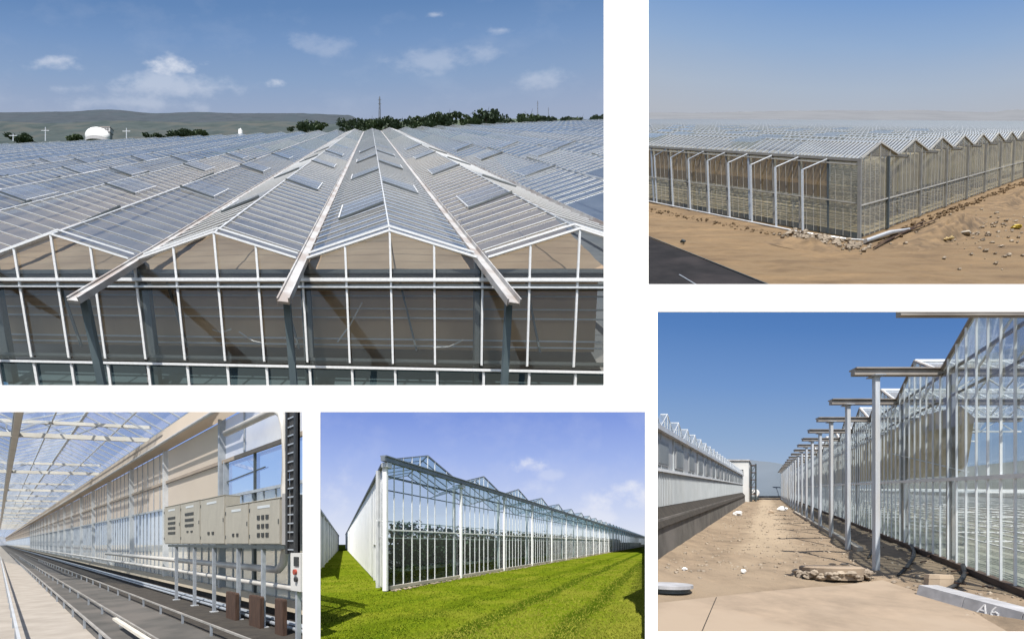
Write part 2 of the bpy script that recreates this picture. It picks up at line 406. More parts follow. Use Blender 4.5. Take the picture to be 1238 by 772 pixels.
for t0, t1, w0, w1 in ((-.45, -.27, -.44, -.51), (.33, .17, -.27, -.49), (.75, .93, -.515, -.47), (-.62, -.5, -.43, -.425)):
    b = MB(); b.tube([A(t0, .055, w0), A((t0+t1)/2, .05, (w0+w1)/2-.012), A(t1, .055, w1)], .16, 5); b.build('loose_cable', M_alu, g1)
b = MB()
for wv in (-.24, -.31, -.36, -.48, -.515):
    b.bar(A(-2.2, .062, wv), A(1.73, .062, wv), .006*G1, .007*G1, upA)
b.build('screen_wire', M_galv, g1)
b = MB(); b.poly(A(-2, .02, B0), A(1.7, .02, B0), A(NR, far1(NR)-.2, B0), A(NL, far1(NL), B0)); b.build('floor', M_under, g1)
b = MB(); b.hexa([A(-2.4, -.02, B0+.015), A(1.72, -.02, B0+.015), A(1.72, -.26, -.395), A(-2.4, -.26, -.395)], [A(-2.4, -.02, B0+.004), A(1.72, -.02, B0+.004), A(1.72, -.26, -.41), A(-2.4, -.26, -.41)])
tag(b.build('earth_bank', M_soil_shade), kind='structure')
# land beyond the roof
b = MB()
b.poly(A(-40, far1(-18)-2.2, B0-.05), A(-18, far1(-18)-.1, B0-.05), A(-18, 60, B0-.05), A(-80, 60, B0-.05))
b.poly(A(-18, far1(-18)-.1, B0-.05), A(40, far1(40), B0-.05), A(40, 60, B0-.05), A(-18, 60, B0-.05))
tag(b.build('far_field', pm('green_field', (.04, .06, .025), (.03, .045, .022), .012, .95)), kind='structure')
def hills(name, pts, ybase, Y0, Y1, mat, x0, x1, rough=2.0, sd_=0):
    n = 120; m = 14; b = MB(); g = []
    def crest(x):
        for (a, ya), (c, yc) in zip(pts, pts[1:]):
            if a <= x <= c:
                f = (x-a)/(c-a); f = f*f*(3-2*f); return ya+(yc-ya)*f
        return pts[-1][1] if x > pts[-1][0] else pts[0][1]
    for j in range(m+1):
        f = j/m; Y = Y0+(Y1-Y0)*f
        for i in range(n+1):
            x = x0+(x1-x0)*i/n
            yb = ybase(x) if callable(ybase) else ybase
            yy = yb+(crest(x)-yb)*f**.8+rough*math.sin(f*math.pi)*mnoise.fractal(V((x*.03, f*4, sd_)), 1, 2, 4)+.5*f*mnoise.fractal(V((x*.1, 3, sd_)), 1, 2, 3)
            b.v.append(at(x, yy, Y))
    for j in range(m):
        for i in range(n):
            a = j*(n+1)+i; b.f.append((a, a+1, a+n+2, a+n+1))
    return tag(b.build(name, mat, smooth=True), kind='structure')
hills('hills', [(-110, 138), (0, 136), (80, 135), (130, 132.5), (190, 137), (235, 135.5), (290, 137), (360, 137), (420, 139), (445, 149), (480, 156)], lambda x: 178-.03*x, 2300, 4200,
      pm('wooded_hills', (.011, .021, .030), (.030, .040, .052), .010, .95, c3=(.02, .034, .045), sc3=.004), -110, 480, 4)  # bluish base colour also carries the haze of distance
hills('hills', [(-110, 148), (0, 147), (60, 149), (140, 146), (230, 148), (320, 146), (400, 150), (450, 158)], lambda x: 180-.03*x, 1700, 2200,
      pm('near_slopes', (.012, .026, .026), (.032, .046, .046), .016, .95, c3=(.045, .05, .045), sc3=.006), -110, 450, 5, 3)
# trees on the far edge
M_leaf = [pm('dark_foliage', (.085, .125, .075), (.115, .155, .095), .3, .8), pm('mid_foliage', (.11, .155, .08), (.14, .185, .10), .3, .8)]
M_bark = pm('bark', (.09, .07, .05), (.06, .05, .04), 3, .9)
def tree(loc, h, wd, label, mat, n=700, group=None):
    r = thing('tree', label, 'tree', loc, group); loc = V(loc); h_ = h
    b = MB(); top = loc+V((0, 0, h*.6)); b.tube([loc, loc+V((wd*.02, 0, h*.3)), top], [h*.045, h*.03, h*.012], 6)
    for k in range(5):
        a = k*1.3; b.tube([loc+V((0, 0, h*(.25+.06*k))), loc+V((math.cos(a)*wd*.3, math.sin(a)*wd*.3, h*(.45+.07*k)))], [h*.018, h*.006], 5)
    b.build('trunk', M_bark, r)
    cl = [(V((random.uniform(-.38, .38)*wd, random.uniform(-.14, .14)*wd, h*random.uniform(.08, .74))), random.uniform(.16, .3)) for _ in range(11)]
    b = MB(); s = wd*.045
    for k in range(n):
        c, rr = random.choice(cl)
        d = V((random.gauss(0, 1), random.gauss(0, 1), random.gauss(0, .8))).normalized()*rr*random.uniform(.55, 1.05)
        p = loc+c+V((d.x*wd, d.y*wd*.5, d.z*h*.75))
        n1 = V((random.gauss(0, 1), random.gauss(0, 1), random.gauss(0, 1))).normalized(); n2 = n1.cross(V((.3, .5, .8))).normalized()
        q = s*random.uniform(.6, 1.5); b.poly(p-n1*q, p+n2*q*.7, p+n1*q, p-n2*q*.7)
    b.build('crown', mat, r); return r
protos = []
tl = [(352, 158, 5, 8, 'thin small tree left of the other far trees behind the roof'), (371, 159, 13, 20, 'round dark bush tree left of the gap behind the roof'), (386, 158, 11, 15, 'low dark tree beside the round bush, left of the tall pylon'),
      (418, 158, 14, 17, 'first dark tree of the long row, left of the tall pylon'), (434, 157, 15, 18, 'second dark tree of the long row just left of the tall pylon'), (449, 157, 16, 20, 'dark tree standing in front of the tall pylon'), (466, 156, 13, 20, 'dark tree just right of the tall pylon'),
      (485, 155.5, 12, 20, 'low flat tree two places right of the tall pylon'), (503, 155, 14, 20, 'low hedge like tree in the middle of the long row'), (522, 154, 16, 22, 'medium tree left of the two crowns in the middle of the row'), (541, 154, 20, 28, 'broad tree with rounded top in the middle of the row'),
      (566, 153.5, 15, 22, 'lower tree between the broad tree and the tallest tree'), (587, 153.5, 22, 30, 'tallest dark tree of the row behind the roof'), (610, 153, 13, 22, 'lower tree immediately right of the tallest tree'), (640, 152.5, 20, 24, 'dark tree with dense crown left of the thin mast'),
      (661, 152, 11, 20, 'low shrubby tree right of the thin mast'), (684, 151, 9, 18, 'small pale tree in the gap near the right end of the row'), (702, 150.5, 10, 18, 'small rounded tree near the right end of the row'), (726, 150, 12, 20, 'last tree at the right end of the row'),
      (215, 168, 7, 30, 'flat dark thicket right of the white dome'), (240, 167, 8, 24, 'dark thicket tree ending the hedge right of the white dome'), (188, 168, 6, 20, 'small dark tree close to the right of the blocky building'), (28, 171, 7, 26, 'dark tree clump at the left end of the green field'), (92, 170, 6, 18, 'small dark tree just left of the white dome')]
for i, (px, py, hp, wp, lab) in enumerate(tl):
    Y = 1060 if px > 300 else 880
    tree(at(px, py, Y), hp/500*Y*.92, wp/500*Y*1.15, lab, M_leaf[i % 3 == 2], 900, 'trees beyond the great roof')
# dome, building, masts
Y = 860
c = at(118, 171, Y); r = 12.0/500*Y
d1 = thing('storage_dome', 'white round storage dome at the foot of the hills', 'dome', c)
b = MB(); n = 24; m = 12
for i in range(m+1):
    th = math.pi*.62*i/m
    for k in range(n): b.v.append(c+V((math.sin(th)*math.cos(2*math.pi*k/n)*r*1.2, math.sin(th)*math.sin(2*math.pi*k/n)*r*.45, r*.5+r*math.cos(th)*.85)))
for i in range(m):
    for k in range(n): j = (k+1) % n; b.f.append((i*n+k, (i+1)*n+k, (i+1)*n+j, i*n+j))
b.build('shell', M_white, d1, smooth=True)
b = MB(); b.hexa([c+V((math.cos(a*.2618)*r*1.17, math.sin(a*.2618)*r*.45, -3)) for a in range(24)], [c+V((math.cos(a*.2618)*r*1.17, math.sin(a*.2618)*r*.45, r*.14)) for a in range(24)]); b.build('base_ring', M_conc_g, d1)
c = at(128, 170, Y+25); W = Frame(c, (1.8, 0, 0), (0, 1.8, 0), (0, 0, 1.8))
d2 = thing('plant_building', 'blocky grey building with a pale flat top right behind the white dome', 'building', c)
b = MB(); b.box(W, -4, 5, 0, 3, 0, 10); b.build('wall', pm('grey_render', (.24, .25, .26), (.20, .21, .22), .2, .9), d2)
b = MB(); b.box(W, -5, 5.6, -.6, 3.6, 10, 15); b.build('upper_storey', pm('pale_render', (.42, .42, .43), (.36, .36, .37), .2, .9), d2)
b = MB(); b.box(W, -6.5, 6, -1, 4, 15, 15.8); b.build('roof', pm('brownish_roof', (.33, .29, .28), (.28, .25, .24), .2, .9), d2)
for k in range(3):
    b = MB(); b.box(W, -3+2.6*k, -1.4+2.6*k, -.72, -.61, 11.4, 13.6); b.build('window', M_black, d2)
M_pyl = pm('dull_lattice', (.10, .115, .14), (.08, .095, .12), .2, .7)
def pylon(px, py, ytop, Y, wpx, lab, arms):
    c = at(px, py, Y); h = (py-ytop)/500*Y; wd = wpx/500*Y
    r = thing('pylon', lab, 'pylon', c)
    b = MB()
    for sx in (-1, 1):
        for sy in (-1, 1): b.bar(c+V((sx*wd, sy*wd, 0)), c+V((sx*wd*.25, sy*wd*.25, h)), wd*.22, wd*.22)
    for k in range(8):
        f0, f1 = k/8, (k+1)/8; a0 = wd*(1-.75*f0); a1 = wd*(1-.75*f1)
        for sy in (-1, 1):
            b.bar(c+V((-a0, sy*a0, h*f0)), c+V((a1, sy*a1, h*f1)), wd*.13); b.bar(c+V((a0, sy*a0, h*f0)), c+V((-a1, sy*a1, h*f1)), wd*.13)
    b.build('lattice_tower', M_pyl, r)
    for f in arms:
        b = MB(); b.bar(c+V((-wd*1.5, 0, h*f)), c+V((wd*1.5, 0, h*f)), wd*.25); b.build('cross_arm', M_pyl, r)
pylon(459, 156, 117, 1250, 1.3, 'tall slender lattice pylon rising above the dark tree row', (.78, .9))
pylon(650, 152, 122, 1250, .8, 'thin faint mast right of the tallest tree', (.9,))
pylon(663, 152, 130, 1250, .6, 'short faint mast near the right end of the tree row', (.9,))
for px, yt, lab in ((55, 154, 'pale cross shaped utility pole at the left of the white dome'), (153, 155, 'grey cross shaped utility pole right of the blocky building'), (16, 162, 'short cross shaped utility pole at the far left field')):
    c = at(px, 171, 840); h = (171-yt)/500*840
    r = thing('utility_pole', lab, 'pole', c, 'poles in front of the hills')
    b = MB(); b.tube([c, c+V((0, 0, h))], [.9, .6], 6); b.build('post', M_alu, r)
    b = MB(); b.bar(c+V((-8, 0, h*.75)), c+V((8, 0, h*.75)), 1.2); b.build('cross_arm', M_alu, r)
c = at(291, 166, 900); r = thing('white_tank', 'small white upright tank at the roof edge before the hills', 'tank', c)
b = MB(); b.tube([c, c+V((0, 0, 14)), c+V((0, 0, 16))], [4.5, 4.5, 2.5], 14); b.build('shell', M_white, r)
b = MB(); b.tube([c+V((0, 0, 16)), c+V((0, 0, 19))], [1.2, .8], 8); b.build('outlet', M_galv, r)

cut_to(757, 1310, -100, 360)
# ============================================================ view 2: the dusty site with the greenhouse corner
B = Frame((92.29, 110, 82.94), (-4.3087, 5.093, 5.256), (23.7299, 14.63, 15.0104), (-1.8882, -2.3962, 18.9011))
upB = B.c.normalized(); nB = B.a.cross(B.b).normalized()
if nB.z < 0: nB = -nB
M_roof2 = glass('roof_glass_pale', (.86, .90, .90), .08, .08, .10, (.50, .53, .53), .05, .35)
M_roof2d = glass('roof_glass_clear', (.90, .93, .92), .08, .05, .10, (.6, .62, .62), .05, .5)
M_wall2 = glass('wall_glass_dusty', (.88, .87, .78), .03, .03, .22, (.44, .37, .26), .05, .2)
M_screen2 = cloth('sand_shade_cloth', (.40, .29, .17), (.30, .21, .12), .3, .05, .08)
M_fr2 = pm('dusty_frame', (.40, .39, .36), (.32, .31, .29), .5, .6)
M_fr2d = pm('dusty_dark_frame', (.22, .215, .20), (.17, .165, .155), .5, .6)
M_screen2g = cloth('pale_shade_cloth', (.42, .39, .31), (.33, .30, .23), .4, .25, .08)
M_dirt2 = pm('dry_dirt', (.225, .148, .074), (.105, .068, .036), .09, .95, 0, .9, 12, (.6, 2.2, 2.2), c3=(.175, .118, .062), sc3=.12, bdist=1.6, nr=.72)
M_mound = pm('loose_earth', (.20, .132, .068), (.095, .063, .034), .3, .95, 0, .9, 8, bdist=1.0)
b = MB(); n0 = B(1.55, -2.95, 0); n1 = B(-5.2, -.75, 0); n2 = B(-5.2, 10, 0)
b.poly(n0, n1, n2, B(-3.2, 300, 0), B(400, 300, 0), B(400, -1.2, 0), B(9, -1.2, 0))
b.v = [v-nB*.25 for v in b.v]
tag(b.build('ground', M_dirt2), kind='structure')
def relief(l, r):
    h = .010*mnoise.fractal(V((l*.9, r*2.2, 2)), 1, 2, 6)+.004*mnoise.noise(V((l*5, r*14, 5)))
    for c, wd in ((-.62, .035), (-.86, .04), (-1.22, .04), (-1.5, .05), (-1.8, .04)):
        q = (r-c-.05*math.sin(l*1.3+c*9)-.02*l)/wd; h += -.007*math.exp(-q*q)+.004*math.exp(-(abs(q)-1.7)**2*3)
    for c, wd in ((-1.1, .05), (-1.75, .06), (-2.6, .06)):
        if r > -.2: q = (l-c-.06*math.sin(r*2))/wd; h += -.006*math.exp(-q*q)+.004*math.exp(-(abs(q)-1.7)**2*3)
    return h if (r < -.08 or l < -.12) else -.02
bumpy(B, [-6+.08*k for k in range(230)], [-3.1+.03*k for k in range(130)]+[.85+.15*k for k in range(60)], relief, 'ground', M_dirt2)
g2 = thing('greenhouse', 'square cornered glass greenhouse on bare sandy ground with braced posts along its side', 'greenhouse', B(0, 0, 0))
RW = .178; HB = 19.1
NG = 46
for r in range(NG):
    lmax = 130 if r > 3 else 120
    b = MB()
    for s0, s1, w0, w1 in ((r+.02, r+.5, 1.0, 1+RW), (r+.5, r+.98, 1+RW, 1.0)):
        b.poly(B(.02, s0, w0), B(.02, s1, w1), B(lmax, s1, w1), B(lmax, s0, w0))
    roof = b.build('roof', M_roof2 if r % 5 else M_roof2d, g2)
    b = MB(); l = .0
    while l < lmax:
        st = (.125 if l < 2.5 else .25) if l < 12 and r < 9 else (.4 if l < 40 else 1.2); wd = .42 if st <= .25 else (.4 if st < 1 else .5)
        if random.random() > .04:
            b.bar(B(l, r+.02, 1.004), B(l, r+.5, 1+RW+.006), wd, .25, upB)
            if r < 20: b.bar(B(l, r+.98, 1.004), B(l, r+.5, 1+RW+.006), wd, .25, upB)
        l += st
    b.build('glazing', M_alu, roof)
    b = MB(); b.bar(B(0, r+.5, 1+RW+.012), B(lmax, r+.5, 1+RW+.012), .4, .3, upB); b.build('ridge_cap', M_alu, roof)
    for k in range(0, 10 if r < 8 else 0):          # raised vents
        l = 1.6+2.6*k+(r % 2); sd_ = -1 if k % 2 else 1
        b = MB(); q0 = r+.5+sd_*.02; q1 = r+.5+sd_*.3
        P4 = [B(l, q0, 1+RW+.02), B(l, q1, 1+RW*.5+.05), B(l+1.1, q1, 1+RW*.5+.05), B(l+1.1, q0, 1+RW+.02)]
        b.hexa(P4, [p+upB*.12 for p in P4]); b.build('roof_vent', M_roof2d, roof)
    b = MB(); b.bar(B(-.32 if r else -.02, r, .985), B(lmax, r, .985), .8, .55, upB); b.build('gutter', M_fr2d, g2)
    if r < 16:
        b = MB(); b.poly(B(0, r+.03, 1), B(0, r+.97, 1), B(0, r+.5, 1+RW-.005)); b.build('gable_pane', M_wall2, g2)
        b = MB()
        for s0 in (r+.03, r+.97): b.bar(B(-.01, s0, 1.01), B(-.01, r+.5, 1+RW+.01), .5, .5, upB)
        for q in (.25, .5, .75): b.bar(B(-.01, r+q, .99), B(-.01, r+q, 1+RW*(1-abs(q-.5)/.5)), .22, .22, B.b)
        b.build('verge_trim', M_fr2, g2)
        b = MB(); b.poly(B(0, r+.02, .43), B(0, r+.98, .43), B(0, r+.98, .975), B(0, r+.02, .975)); b.build('upper_panel', M_wall2, g2)
        b = MB(); b.poly(B(0, r+.02, .01), B(0, r+.98, .01), B(0, r+.98, .42), B(0, r+.02, .42)); b.build('lower_panel', M_wall2, g2)
        b = MB()
        for q in range(1, 8): b.bar(B(-.008, r+q/8, .01), B(-.008, r+q/8, .985), .14, .12, B.b)
        b.build('glazing', M_fr2, g2)
        b = MB(); b.bar(B(-.02, r+.7, .0), B(-.02, r+.7, .99), .75, .6, B.b); b.build('column', M_fr2d if r else M_dark, g2)
        b = MB(); b.bar(B(-.03, r, .425), B(-.03, r+1, .425), .3, .34, upB); b.build('rail', M_fr2, g2)
        b = MB(); b.poly(B(.25, r+.05 if r else .72, .44), B(.25, r+.95, .44), B(.25, r+.95, .96), B(.25, r+.05 if r else .72, .96)); b.build('shade_screen', M_screen2g, g2)
    for l in ((0,) if r > 18 else (4, 9, 16)):
        if l: 
            b = MB(); b.bar(B(l, r, 0), B(l, r, .97), .5, .5, B.a); b.build('inner_column', M_galv, g2)
b = MB(); b.bar(B(-.02, -.01, 0), B(-.02, -.01, 1.0), .7, .7, B.b); b.build('corner_column', M_fr2d, g2)
LB = 14
for l in range(LB):
    b = MB(); b.poly(B(l+.03, 0, .01), B(l+.97, 0, .01), B(l+.97, 0, .975), B(l+.03, 0, .975)); b.build('side_panel', M_wall2, g2)
    b = MB()
    for q in (.25, .5, .75): b.bar(B(l+q, -.004, .01), B(l+q, -.004, .98), .09, .09, B.a)
    b.build('glazing', M_fr2, g2)
    b = MB(); b.bar(B(l, .0, 0), B(l, .0, .98), .42, .42, B.a); b.build('side_column', M_dark if l == 1 else M_fr2d, g2)
    b = MB(); b.poly(B(l+1.04, .05, .47), B(l+1.97, .05, .47), B(l+1.97, .05, .92), B(l+1.04, .05, .92)); b.build('shade_screen', M_screen2, g2)
b = MB(); b.bar(B(-.05, -.008, .992), B(LB, -.008, .992), .5, .55, upB); b.build('eave_gutter', M_fr2d, g2)
b = MB(); b.bar(B(0, -.01, .94), B(LB, -.01, .94), .2, .3, upB); b.build('rail', M_fr2, g2)
b = MB(); b.bar(B(0, -.01, .455), B(LB, -.01, .455), .2, .22, upB); b.build('rail', M_fr2, g2)
for i in range(9):                                    # posts stand a step out from the wall, braced back to the eave
    l = 1.6+1.03*i; rr = -.17+.024*i
    p = thing('braced_post', '', 'post', B(l, rr, 0), 'braced posts along the greenhouse side')
    p['label'] = ['nearest braced white post, first from the sandy corner', 'second braced post from the greenhouse corner', 'third braced post from the greenhouse corner', 'fourth braced post from the greenhouse corner', 'fifth braced post from the greenhouse corner, middle of the row', 'sixth braced post from the greenhouse corner', 'seventh braced post from the greenhouse corner', 'eighth braced post from the greenhouse corner', 'last braced post, farthest from the sandy corner'][i]
    b = MB(); b.bar(B(l, rr, 0), B(l, rr, .845), .42, .42, B.b); b.build('pole', M_alu, p)
    b = MB(); b.bar(B(l, rr, .84), B(i+1.0, -.01, .985), .26, .26, upB); b.build('brace', M_alu, p)
b = MB(); b.tube([B(13, .13, .012), B(9, -.01, .012), B(1.6, -.19, .012), B(.2, -.13, .012), B(-.25, -.05, .012), B(-.3, .5, .012)], .22, 8)
tag(b.build('base_pipe', M_alu, loc=B(0, -.1, 0)), 'long pale pipe lying along the foot of the braced posts', 'pipe')
# benches and pipes inside
b = MB()
for k in range(26):
    v = .12+.2*k
    for wv in (.10, .2, .3, .37):
        b.bar(B(.1, v, wv+.01*(k % 3)), B(20, v, wv+.01*(k % 3)), .22, .18, upB)
    b.bar(B(.1+.4*k, .1, .33), B(.1+.4*k, 8, .33), .2, .18, upB)
b.build('growing_rails', M_fr2, g2)
b = MB(); b.poly(B(.1, .08, .012), B(70, .08, .012), B(70, 40, .012), B(.1, 40, .012)); b.build('floor', pm('pale_floor', (.30, .25, .18), (.21, .185, .13), .12, .9), g2)
b = MB(); b.bar(B(.0, .06, .02), B(14, .06, .02), .6, 1.3, upB); b.build('base_beam', M_dark, g2)
# hills with the haze put into their pale colour
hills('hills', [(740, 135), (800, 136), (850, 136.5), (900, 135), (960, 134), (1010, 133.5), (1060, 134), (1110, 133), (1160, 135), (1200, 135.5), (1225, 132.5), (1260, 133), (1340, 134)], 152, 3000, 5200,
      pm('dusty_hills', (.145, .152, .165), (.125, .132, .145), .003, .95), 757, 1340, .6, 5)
# rubble, planks, bags, mounds
def scatter(fr, upv, n, area, r0, r1, name, mat, label, cat, hgt=.3):
    b = MB(); c0 = None
    for k in range(n):
        u, v = area(k/n); p = fr(u, v, 0); rr = r0+(r1-r0)*random.random()**2; c0 = c0 or p
        b.lump(p+upv*rr*.3, rr, (random.uniform(.7, 1.4), random.uniform(.6, 1.2), random.uniform(.5, .9)), .3, 5, 3)
    return tag(b.build(name, mat, loc=c0), label, cat, kind='stuff')
g = random.gauss
scatter(B, nB, 190, lambda f: (1.9-2.6*f+g(0, .14), -.30-.05*f+g(0, .10)), .22, 1.0, 'rubble', M_rock, 'grey brown rubble heaped outside the greenhouse corner', 'rubble')
scatter(B, nB, 260, lambda f: (-.45-.1*f+g(0, .13), .1+7*f), .15, .8, 'rubble', M_mound, 'broken clods along the foot of the gabled wall', 'rubble')
scatter(B, nB, 160, lambda f: (2+7*f+g(0, .3), -.35-.2*random.random()), .12, .5, 'rubble', M_mound, 'small clods below the braced posts', 'rubble')
scatter(B, nB, 170, lambda f: (-2.6+g(0, .8), 1.6+g(0, .9)), .15, .7, 'rubble', M_rock, 'loose stones strewn on the sand at the right', 'rubble')
def mound(fr, nv, u, v, ru, rv, h, label, mat):
    b = MB(); N = 22; sd_ = random.random()*50
    for j in range(N+1):
        for i in range(N+1):
            x = i/N*2-1; y = j/N*2-1; d = max(0, 1-math.hypot(x, y))
            hh = h*(d*d*(3-2*d))*(1+.5*mnoise.fractal(V((x*3, y*3, sd_)), 1, 2, 4))+.06*h*mnoise.noise(V((x*7, y*7, sd_)))*(1 if d > 0 else 0)
            b.v.append(fr(u+x*ru, v+y*rv, 0)+nv*(hh-.03))
    for j in range(N):
        for i in range(N): a = j*(N+1)+i; b.f.append((a, a+1, a+N+2, a+N+1))
    return tag(b.build('earth_mound', mat, loc=fr(u, v, 0), smooth=True), label, 'mound')
mound(B, nB, -1.5, 1.1, .7, 1.2, 3.2, 'smooth sandy mound right of the planks', M_mound)
mound(B, nB, -1.6, 5.0, .6, 2.4, 3.4, 'long sandy bank beside the gabled wall at the right', M_mound)
mound(B, nB, .75, -.62, 1.1, .22, 1.4, 'low earth heap in front of the greenhouse corner', M_mound)
for k, (u0, v0, u1_, v1_, lab) in enumerate(((-.85, -.32, -.62, 1.25, 'long dark plank lying by the rubble at the corner'), (-.72, -.1, -.8, 1.5, 'second plank crossing the long dark one'), (-.5, .35, -.85, .95, 'short splintered board on the rubble near the planks'))):
    b = MB(); b.bar(B(u0, v0, .03), B(u1_, v1_, .05), .45, .25, upB); tag(b.build('plank', M_wood, loc=B(u0, v0, 0)), lab, 'plank')
b = MB(); b.tube([B(-.45, -.2, .05), B(-.55, .3, .06), B(-.7, .7, .04)], [.5, .6, .35], 8); tag(b.build('rolled_sheet', M_alu, loc=B(-.5, 0, 0)), 'crumpled pale sheet roll beside the planks', 'sheet')
M_yel = pm('yellow_plastic', (.62, .47, .04), (.5, .36, .03), .5, .6)
M_strw = pm('straw', (.55, .43, .20), (.42, .30, .14), .8, .9)
b = MB(); p = B(-3.0, 1.75, .03); b.lump(p, .95, (1.5, .8, .6), .25, 9, 6); b.lump(p+V((1.2, .4, .3)), .6, (1.1, .7, .6), .3, 8, 5); tag(b.build('yellow_sack', M_yel, loc=p), 'bright yellow sack lying on stones at the right', 'sack')
b = MB(); p = B(-2.0, .62, .03)
for k in range(14): b.lump(p+B.a*g(0, .07)+B.b*g(0, .05)+nB*abs(g(0, .3)), random.uniform(.2, .5), (1.3, .8, .6), .35, 6, 4)
tag(b.build('straw_pile', M_strw, loc=p), 'small pile of yellowish straw scraps on the sand', 'pile')
b = MB(); p = B(-2.1, .95, .03); b.lump(p, 1.2, (1.6, .8, .45), .3, 8, 5); tag(b.build('white_bag', M_conc, loc=p), 'flattened pale bag next to the straw scraps', 'bag')
b = MB(); p = B(-2.9, 2.6, .022); b.lump(p, 1.0, (1.8, .8, .5), .3, 8, 5); tag(b.build('white_bag', M_white, loc=p), 'crumpled white bag far right beyond the yellow sack', 'bag')
b = MB(); p = B(3.3, -1.45, .03); b.lump(p, .55, (1.5, .9, .7), .4, 6, 4); tag(b.build('stone', M_dark, loc=p), 'single dark stone at the edge of the black roof', 'stone')
# near-black slab standing in for a cast shadow, lower left
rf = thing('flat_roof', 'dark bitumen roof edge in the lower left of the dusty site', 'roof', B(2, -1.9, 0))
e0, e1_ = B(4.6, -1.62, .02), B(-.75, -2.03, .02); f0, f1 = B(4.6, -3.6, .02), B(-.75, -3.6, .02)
M_shadow = pm('bitumen', (.014, .014, .016), (.022, .021, .023), .3, .95, 0, .2, c3=(.03, .027, .029), sc3=.1, spec=.1)
b = MB(); b.hexa([e0, e1_, f1, f0], [q+nB*.7 for q in (e0, e1_, f1, f0)]); b.build('slab', M_shadow, rf)
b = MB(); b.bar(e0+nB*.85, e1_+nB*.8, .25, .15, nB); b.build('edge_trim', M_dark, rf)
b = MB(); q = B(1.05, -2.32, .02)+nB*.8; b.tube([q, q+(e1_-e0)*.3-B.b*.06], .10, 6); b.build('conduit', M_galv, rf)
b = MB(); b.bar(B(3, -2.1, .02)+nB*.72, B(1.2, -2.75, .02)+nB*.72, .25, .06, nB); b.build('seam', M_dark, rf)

# ============================================================ view 3: the dirt lane between two greenhouses
cut_to(787.5, 1310, 360, 900)
class Lane(Frame):
    def __init__(s): pass
    def __call__(s, x, d, z=0): return V((x+.614*d, d, .132*d+z))
C = Lane(); dC = V((.614, 1, .132)).normalized()
M_dirt3 = pm('lane_dirt', (.275, .205, .137), (.15, .112, .075), 1.6, .95, 0, 1.0, 12, (1, .7, 1), c3=(.25, .19, .128), sc3=.45, bdist=.08, nr=.72)
M_pad = pm('sandy_concrete', (.31, .238, .17), (.22, .17, .122), 1.6, .9, 0, .25, 12, c3=(.30, .235, .172), sc3=.5, bdist=.012, nr=.68)
M_fr3 = pm('wall_bar_paint', (.74, .76, .78), (.62, .65, .68), 2, .4, .05)
M_col3 = pm('pale_steel_column', (.50, .54, .60), (.36, .385, .42), 3, .5, .1, 0, 10, (2, 2, .35), c3=(.42, .42, .42), sc3=.8, nr=.7)
M_gut3 = pm('weathered_gutter', (.30, .275, .25), (.20, .18, .165), 1.5, .6, .2)
M_glass3 = glass('lane_glass', (.84, .87, .85), .04, .03, .12, (.42, .42, .38), .5, .16)
M_roof3 = glass('lane_roof_glass', (.84, .88, .90), .10, .05, .22, (.6, .63, .66), .4, .5)
M_curt3 = cloth('olive_drape', (.52, .43, .29), (.38, .31, .20), .4, .0, .8)
def lane_h(x, d):
    h = .045*mnoise.fractal(V((x*.9, d*.5, 3)), 1, 2, 5)*min(1, max(0, (d-7)/4))
    if x > 3.0: t = min(1, (x-3.0)/1.6); h += .22*t*t*(3-2*t)+.05*mnoise.noise(V((x*2.5, d*1.7, 8)))*t
    if x < -2.5: h += .12*min(1, (-2.5-x)/.6)
    return h-.03
def lane_material(m):
    t = m.node_tree; N = t.nodes.new; L = t.links.new; p = t.nodes['Principled BSDF']; old = p.inputs['Base Color'].links[0].from_socket
    tc = N('ShaderNodeTexCoord'); sp = N('ShaderNodeSeparateXYZ'); L(tc.outputs['Object'], sp.inputs[0])
    nz = N('ShaderNodeTexNoise'); nz.inputs['Scale'].default_value = .55; nz.inputs['Detail'].default_value = 6; L(tc.outputs['Object'], nz.inputs['Vector'])
    def ma(op, *a):
        n = N('ShaderNodeMath'); n.operation = op
        for i, x in enumerate(a):
            if isinstance(x, (int, float)): n.inputs[i].default_value = x
            else: L(x, n.inputs[i])
        return n.outputs[0]
    u = ma('SUBTRACT', sp.outputs[0], ma('MULTIPLY', sp.outputs[1], .614))
    u = ma('ADD', u, ma('MULTIPLY', ma('SUBTRACT', nz.outputs[0], .5), 2.2))
    mr = N('ShaderNodeMapRange'); mr.interpolation_type = 'SMOOTHSTEP'; L(ma('ABSOLUTE', ma('SUBTRACT', u, .1)), mr.inputs[0])
    mr.inputs[1].default_value = 1.5; mr.inputs[2].default_value = .5
    m2 = N('ShaderNodeMapRange'); m2.interpolation_type = 'SMOOTHSTEP'; L(ma('ADD', sp.outputs[1], ma('MULTIPLY', nz.outputs[0], 8)), m2.inputs[0]); m2.inputs[1].default_value = 13; m2.inputs[2].default_value = 24
    mx = N('ShaderNodeMix'); mx.data_type = 'RGBA'; L(ma('MULTIPLY', ma('MULTIPLY', mr.outputs[0], m2.outputs[0]), .75), mx.inputs[0]); L(old, mx.inputs[6]); mx.inputs[7].default_value = (.36, .285, .20, 1)
    L(mx.outputs[2], p.inputs['Base Color'])
lane_material(M_dirt3)
ds = [4+.25*k for k in range(56)]+[18+1.0*k for k in range(50)]+[70+6*k for k in range(30)]+[260, 320, 420, 560]
bumpy(C, [-30, -14, -7]+[-4.4+.2*k for k in range(48)]+[5.4, 6, 8, 14, 40, 120], ds, lane_h, 'ground', M_dirt3)
pad = [(-3.2, 4.0), (5.2, 4.0), (4.3, 6.6), (3.3, 8.3), (2.75, 9.75), (1.6, 9.2), (.9, 9.0), (-.09, 8.66), (-1.0, 8.25), (-2.03, 7.8), (-3.2, 7.3)]
